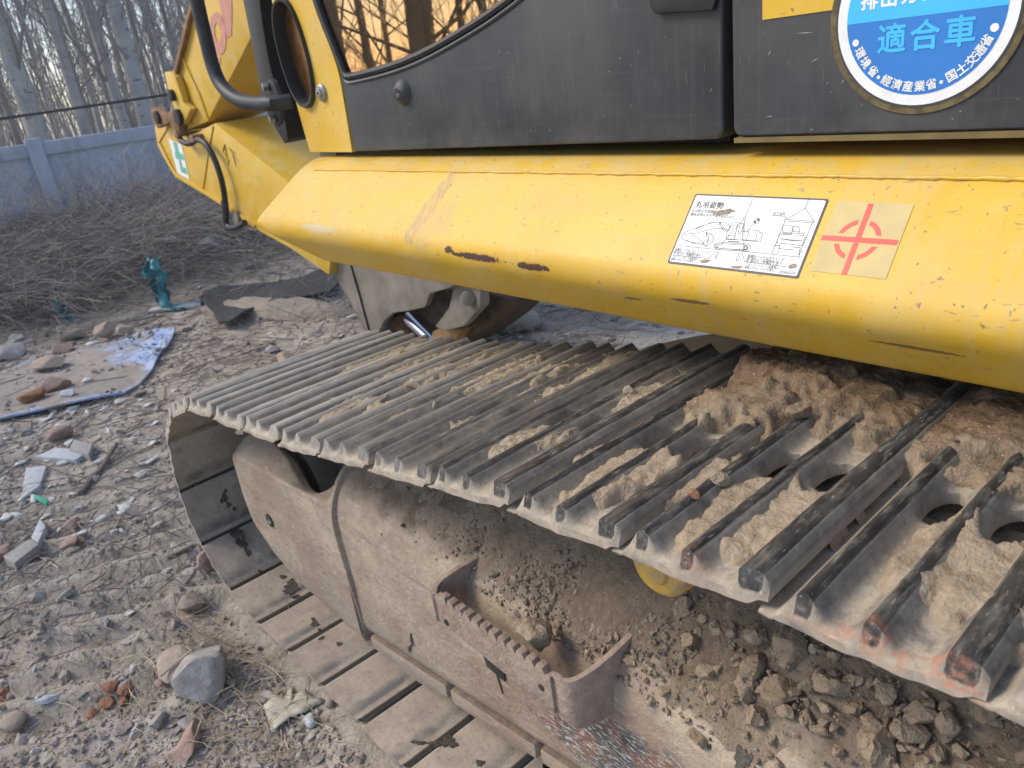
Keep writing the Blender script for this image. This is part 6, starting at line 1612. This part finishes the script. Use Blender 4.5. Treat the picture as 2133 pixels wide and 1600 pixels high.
# oil drips on the inner faces of the lower shoes and on the frame
def mat_oil():
    t = NT('wet_oil'); P = t.pos(); t.bump(t.noise(P, 300, 3), .3, .002); return t.set(t.mix(t.mr(t.noise(P, 130, 3), .4, .6), (.040, .034, .029), (.085, .073, .062)), .45, spec=.5)
M['oil'] = mat_oil()
mb = MB(); rgo = random.Random(4)
def blot(px, py, w, h, ang=0, bvh=shoe_bvh
, n=34):
    c = Vector((0, 0, H)); b = bvh.ray_cast(c, ray(px, py).normalized())
    if b[0] is None: return
    nrm = b[1].normalized(); 
    if nrm.dot(c - b[0]) < 0: nrm = -nrm
    pts = []; ph = rgo.uniform(0, 6)
    for k in range(n):
        t = 2 * math.pi * k / n; rr = 1 + .22 * math.sin(3 * t + ph) + .16 * math.sin(7 * t + ph * 2) + rgo.uniform(-.03, .03)
        x, y = w / 2 * math.cos(t) * rr, h / 2 * math.sin(t) * rr; qx, qy = px + x * math.cos(ang) - y * math.sin(ang), py + x * math.sin(ang) + y * math.cos(ang)
        d = ray(qx, qy); kk = (b[0] - c).dot(nrm) / d.dot(nrm); pts.append(c + d * kk + nrm * .0025)
    mb.prism(pts, nrm * -.003)
for a in ((466, 1038, 14, 22, .3), (476, 1052, 10, 12), (488, 1060, 9, 9), (470, 1022, 7, 7), (406, 1008, 8, 6), (490, 1105, 22, 44, -.5), (502, 1128, 18, 34, -.5), (515, 1150, 10, 20, -.6), (608, 1222, 28, 24, .4), (602, 1232, 22, 14), (618, 1245, 22, 9, .2), (589, 1202, 13, 7), (604, 1264, 9, 8),
          (656, 1300, 15, 12), (652, 1290, 7, 6), (688, 1304, 10, 5, -.4), (706, 1342, 11, 7), (670, 1330, 13, 5, -.5), (934, 1546, 34, 24, .2), (905, 1550, 26, 9, .1), (875, 1548, 22, 7, .05), (862, 1546, 10, 6), (1000, 1590, 16, 12), (665, 1312, 6, 5), (540, 1190, 6, 6)): blot(*a)
for a in ((1547, 1582, 34, 52, .1), (1478, 1555, 7, 10), (1480, 1540, 5, 6), (858, 1333, 5, 22, -.2), (854, 1350, 6, 14, .2), (1041, 1420, 2.4, 44, -.3), (1031, 1484, 6, 12, .3)): blot(*a, bvh=frame_bvh)
o = mb.build('oil_stain', M['oil'], EX, smooth=False); kind(o, 'stuff')

# thin air: everything far off goes slightly pale
mb = MB(); mb.box((-135, -135, -1.4), (135, 135, 18.5))
hz = NT('air'); hz.t.nodes.remove(hz.b); pv = hz.n('ShaderNodeVolumePrincipled'); pv.inputs['Density'].default_value = 0.003; pv.inputs['Color'].default_value = (.85, .90, 1, 1); pv.inputs['Anisotropy'].default_value = 0.2
hz.l(pv.outputs[0], [n for n in hz.t.nodes if n.type == 'OUTPUT_MATERIAL'][0].inputs['Volume'])
kind(put('haze', raw_mesh('haze', mb.v, mb.f, hz.m)), 'stuff')
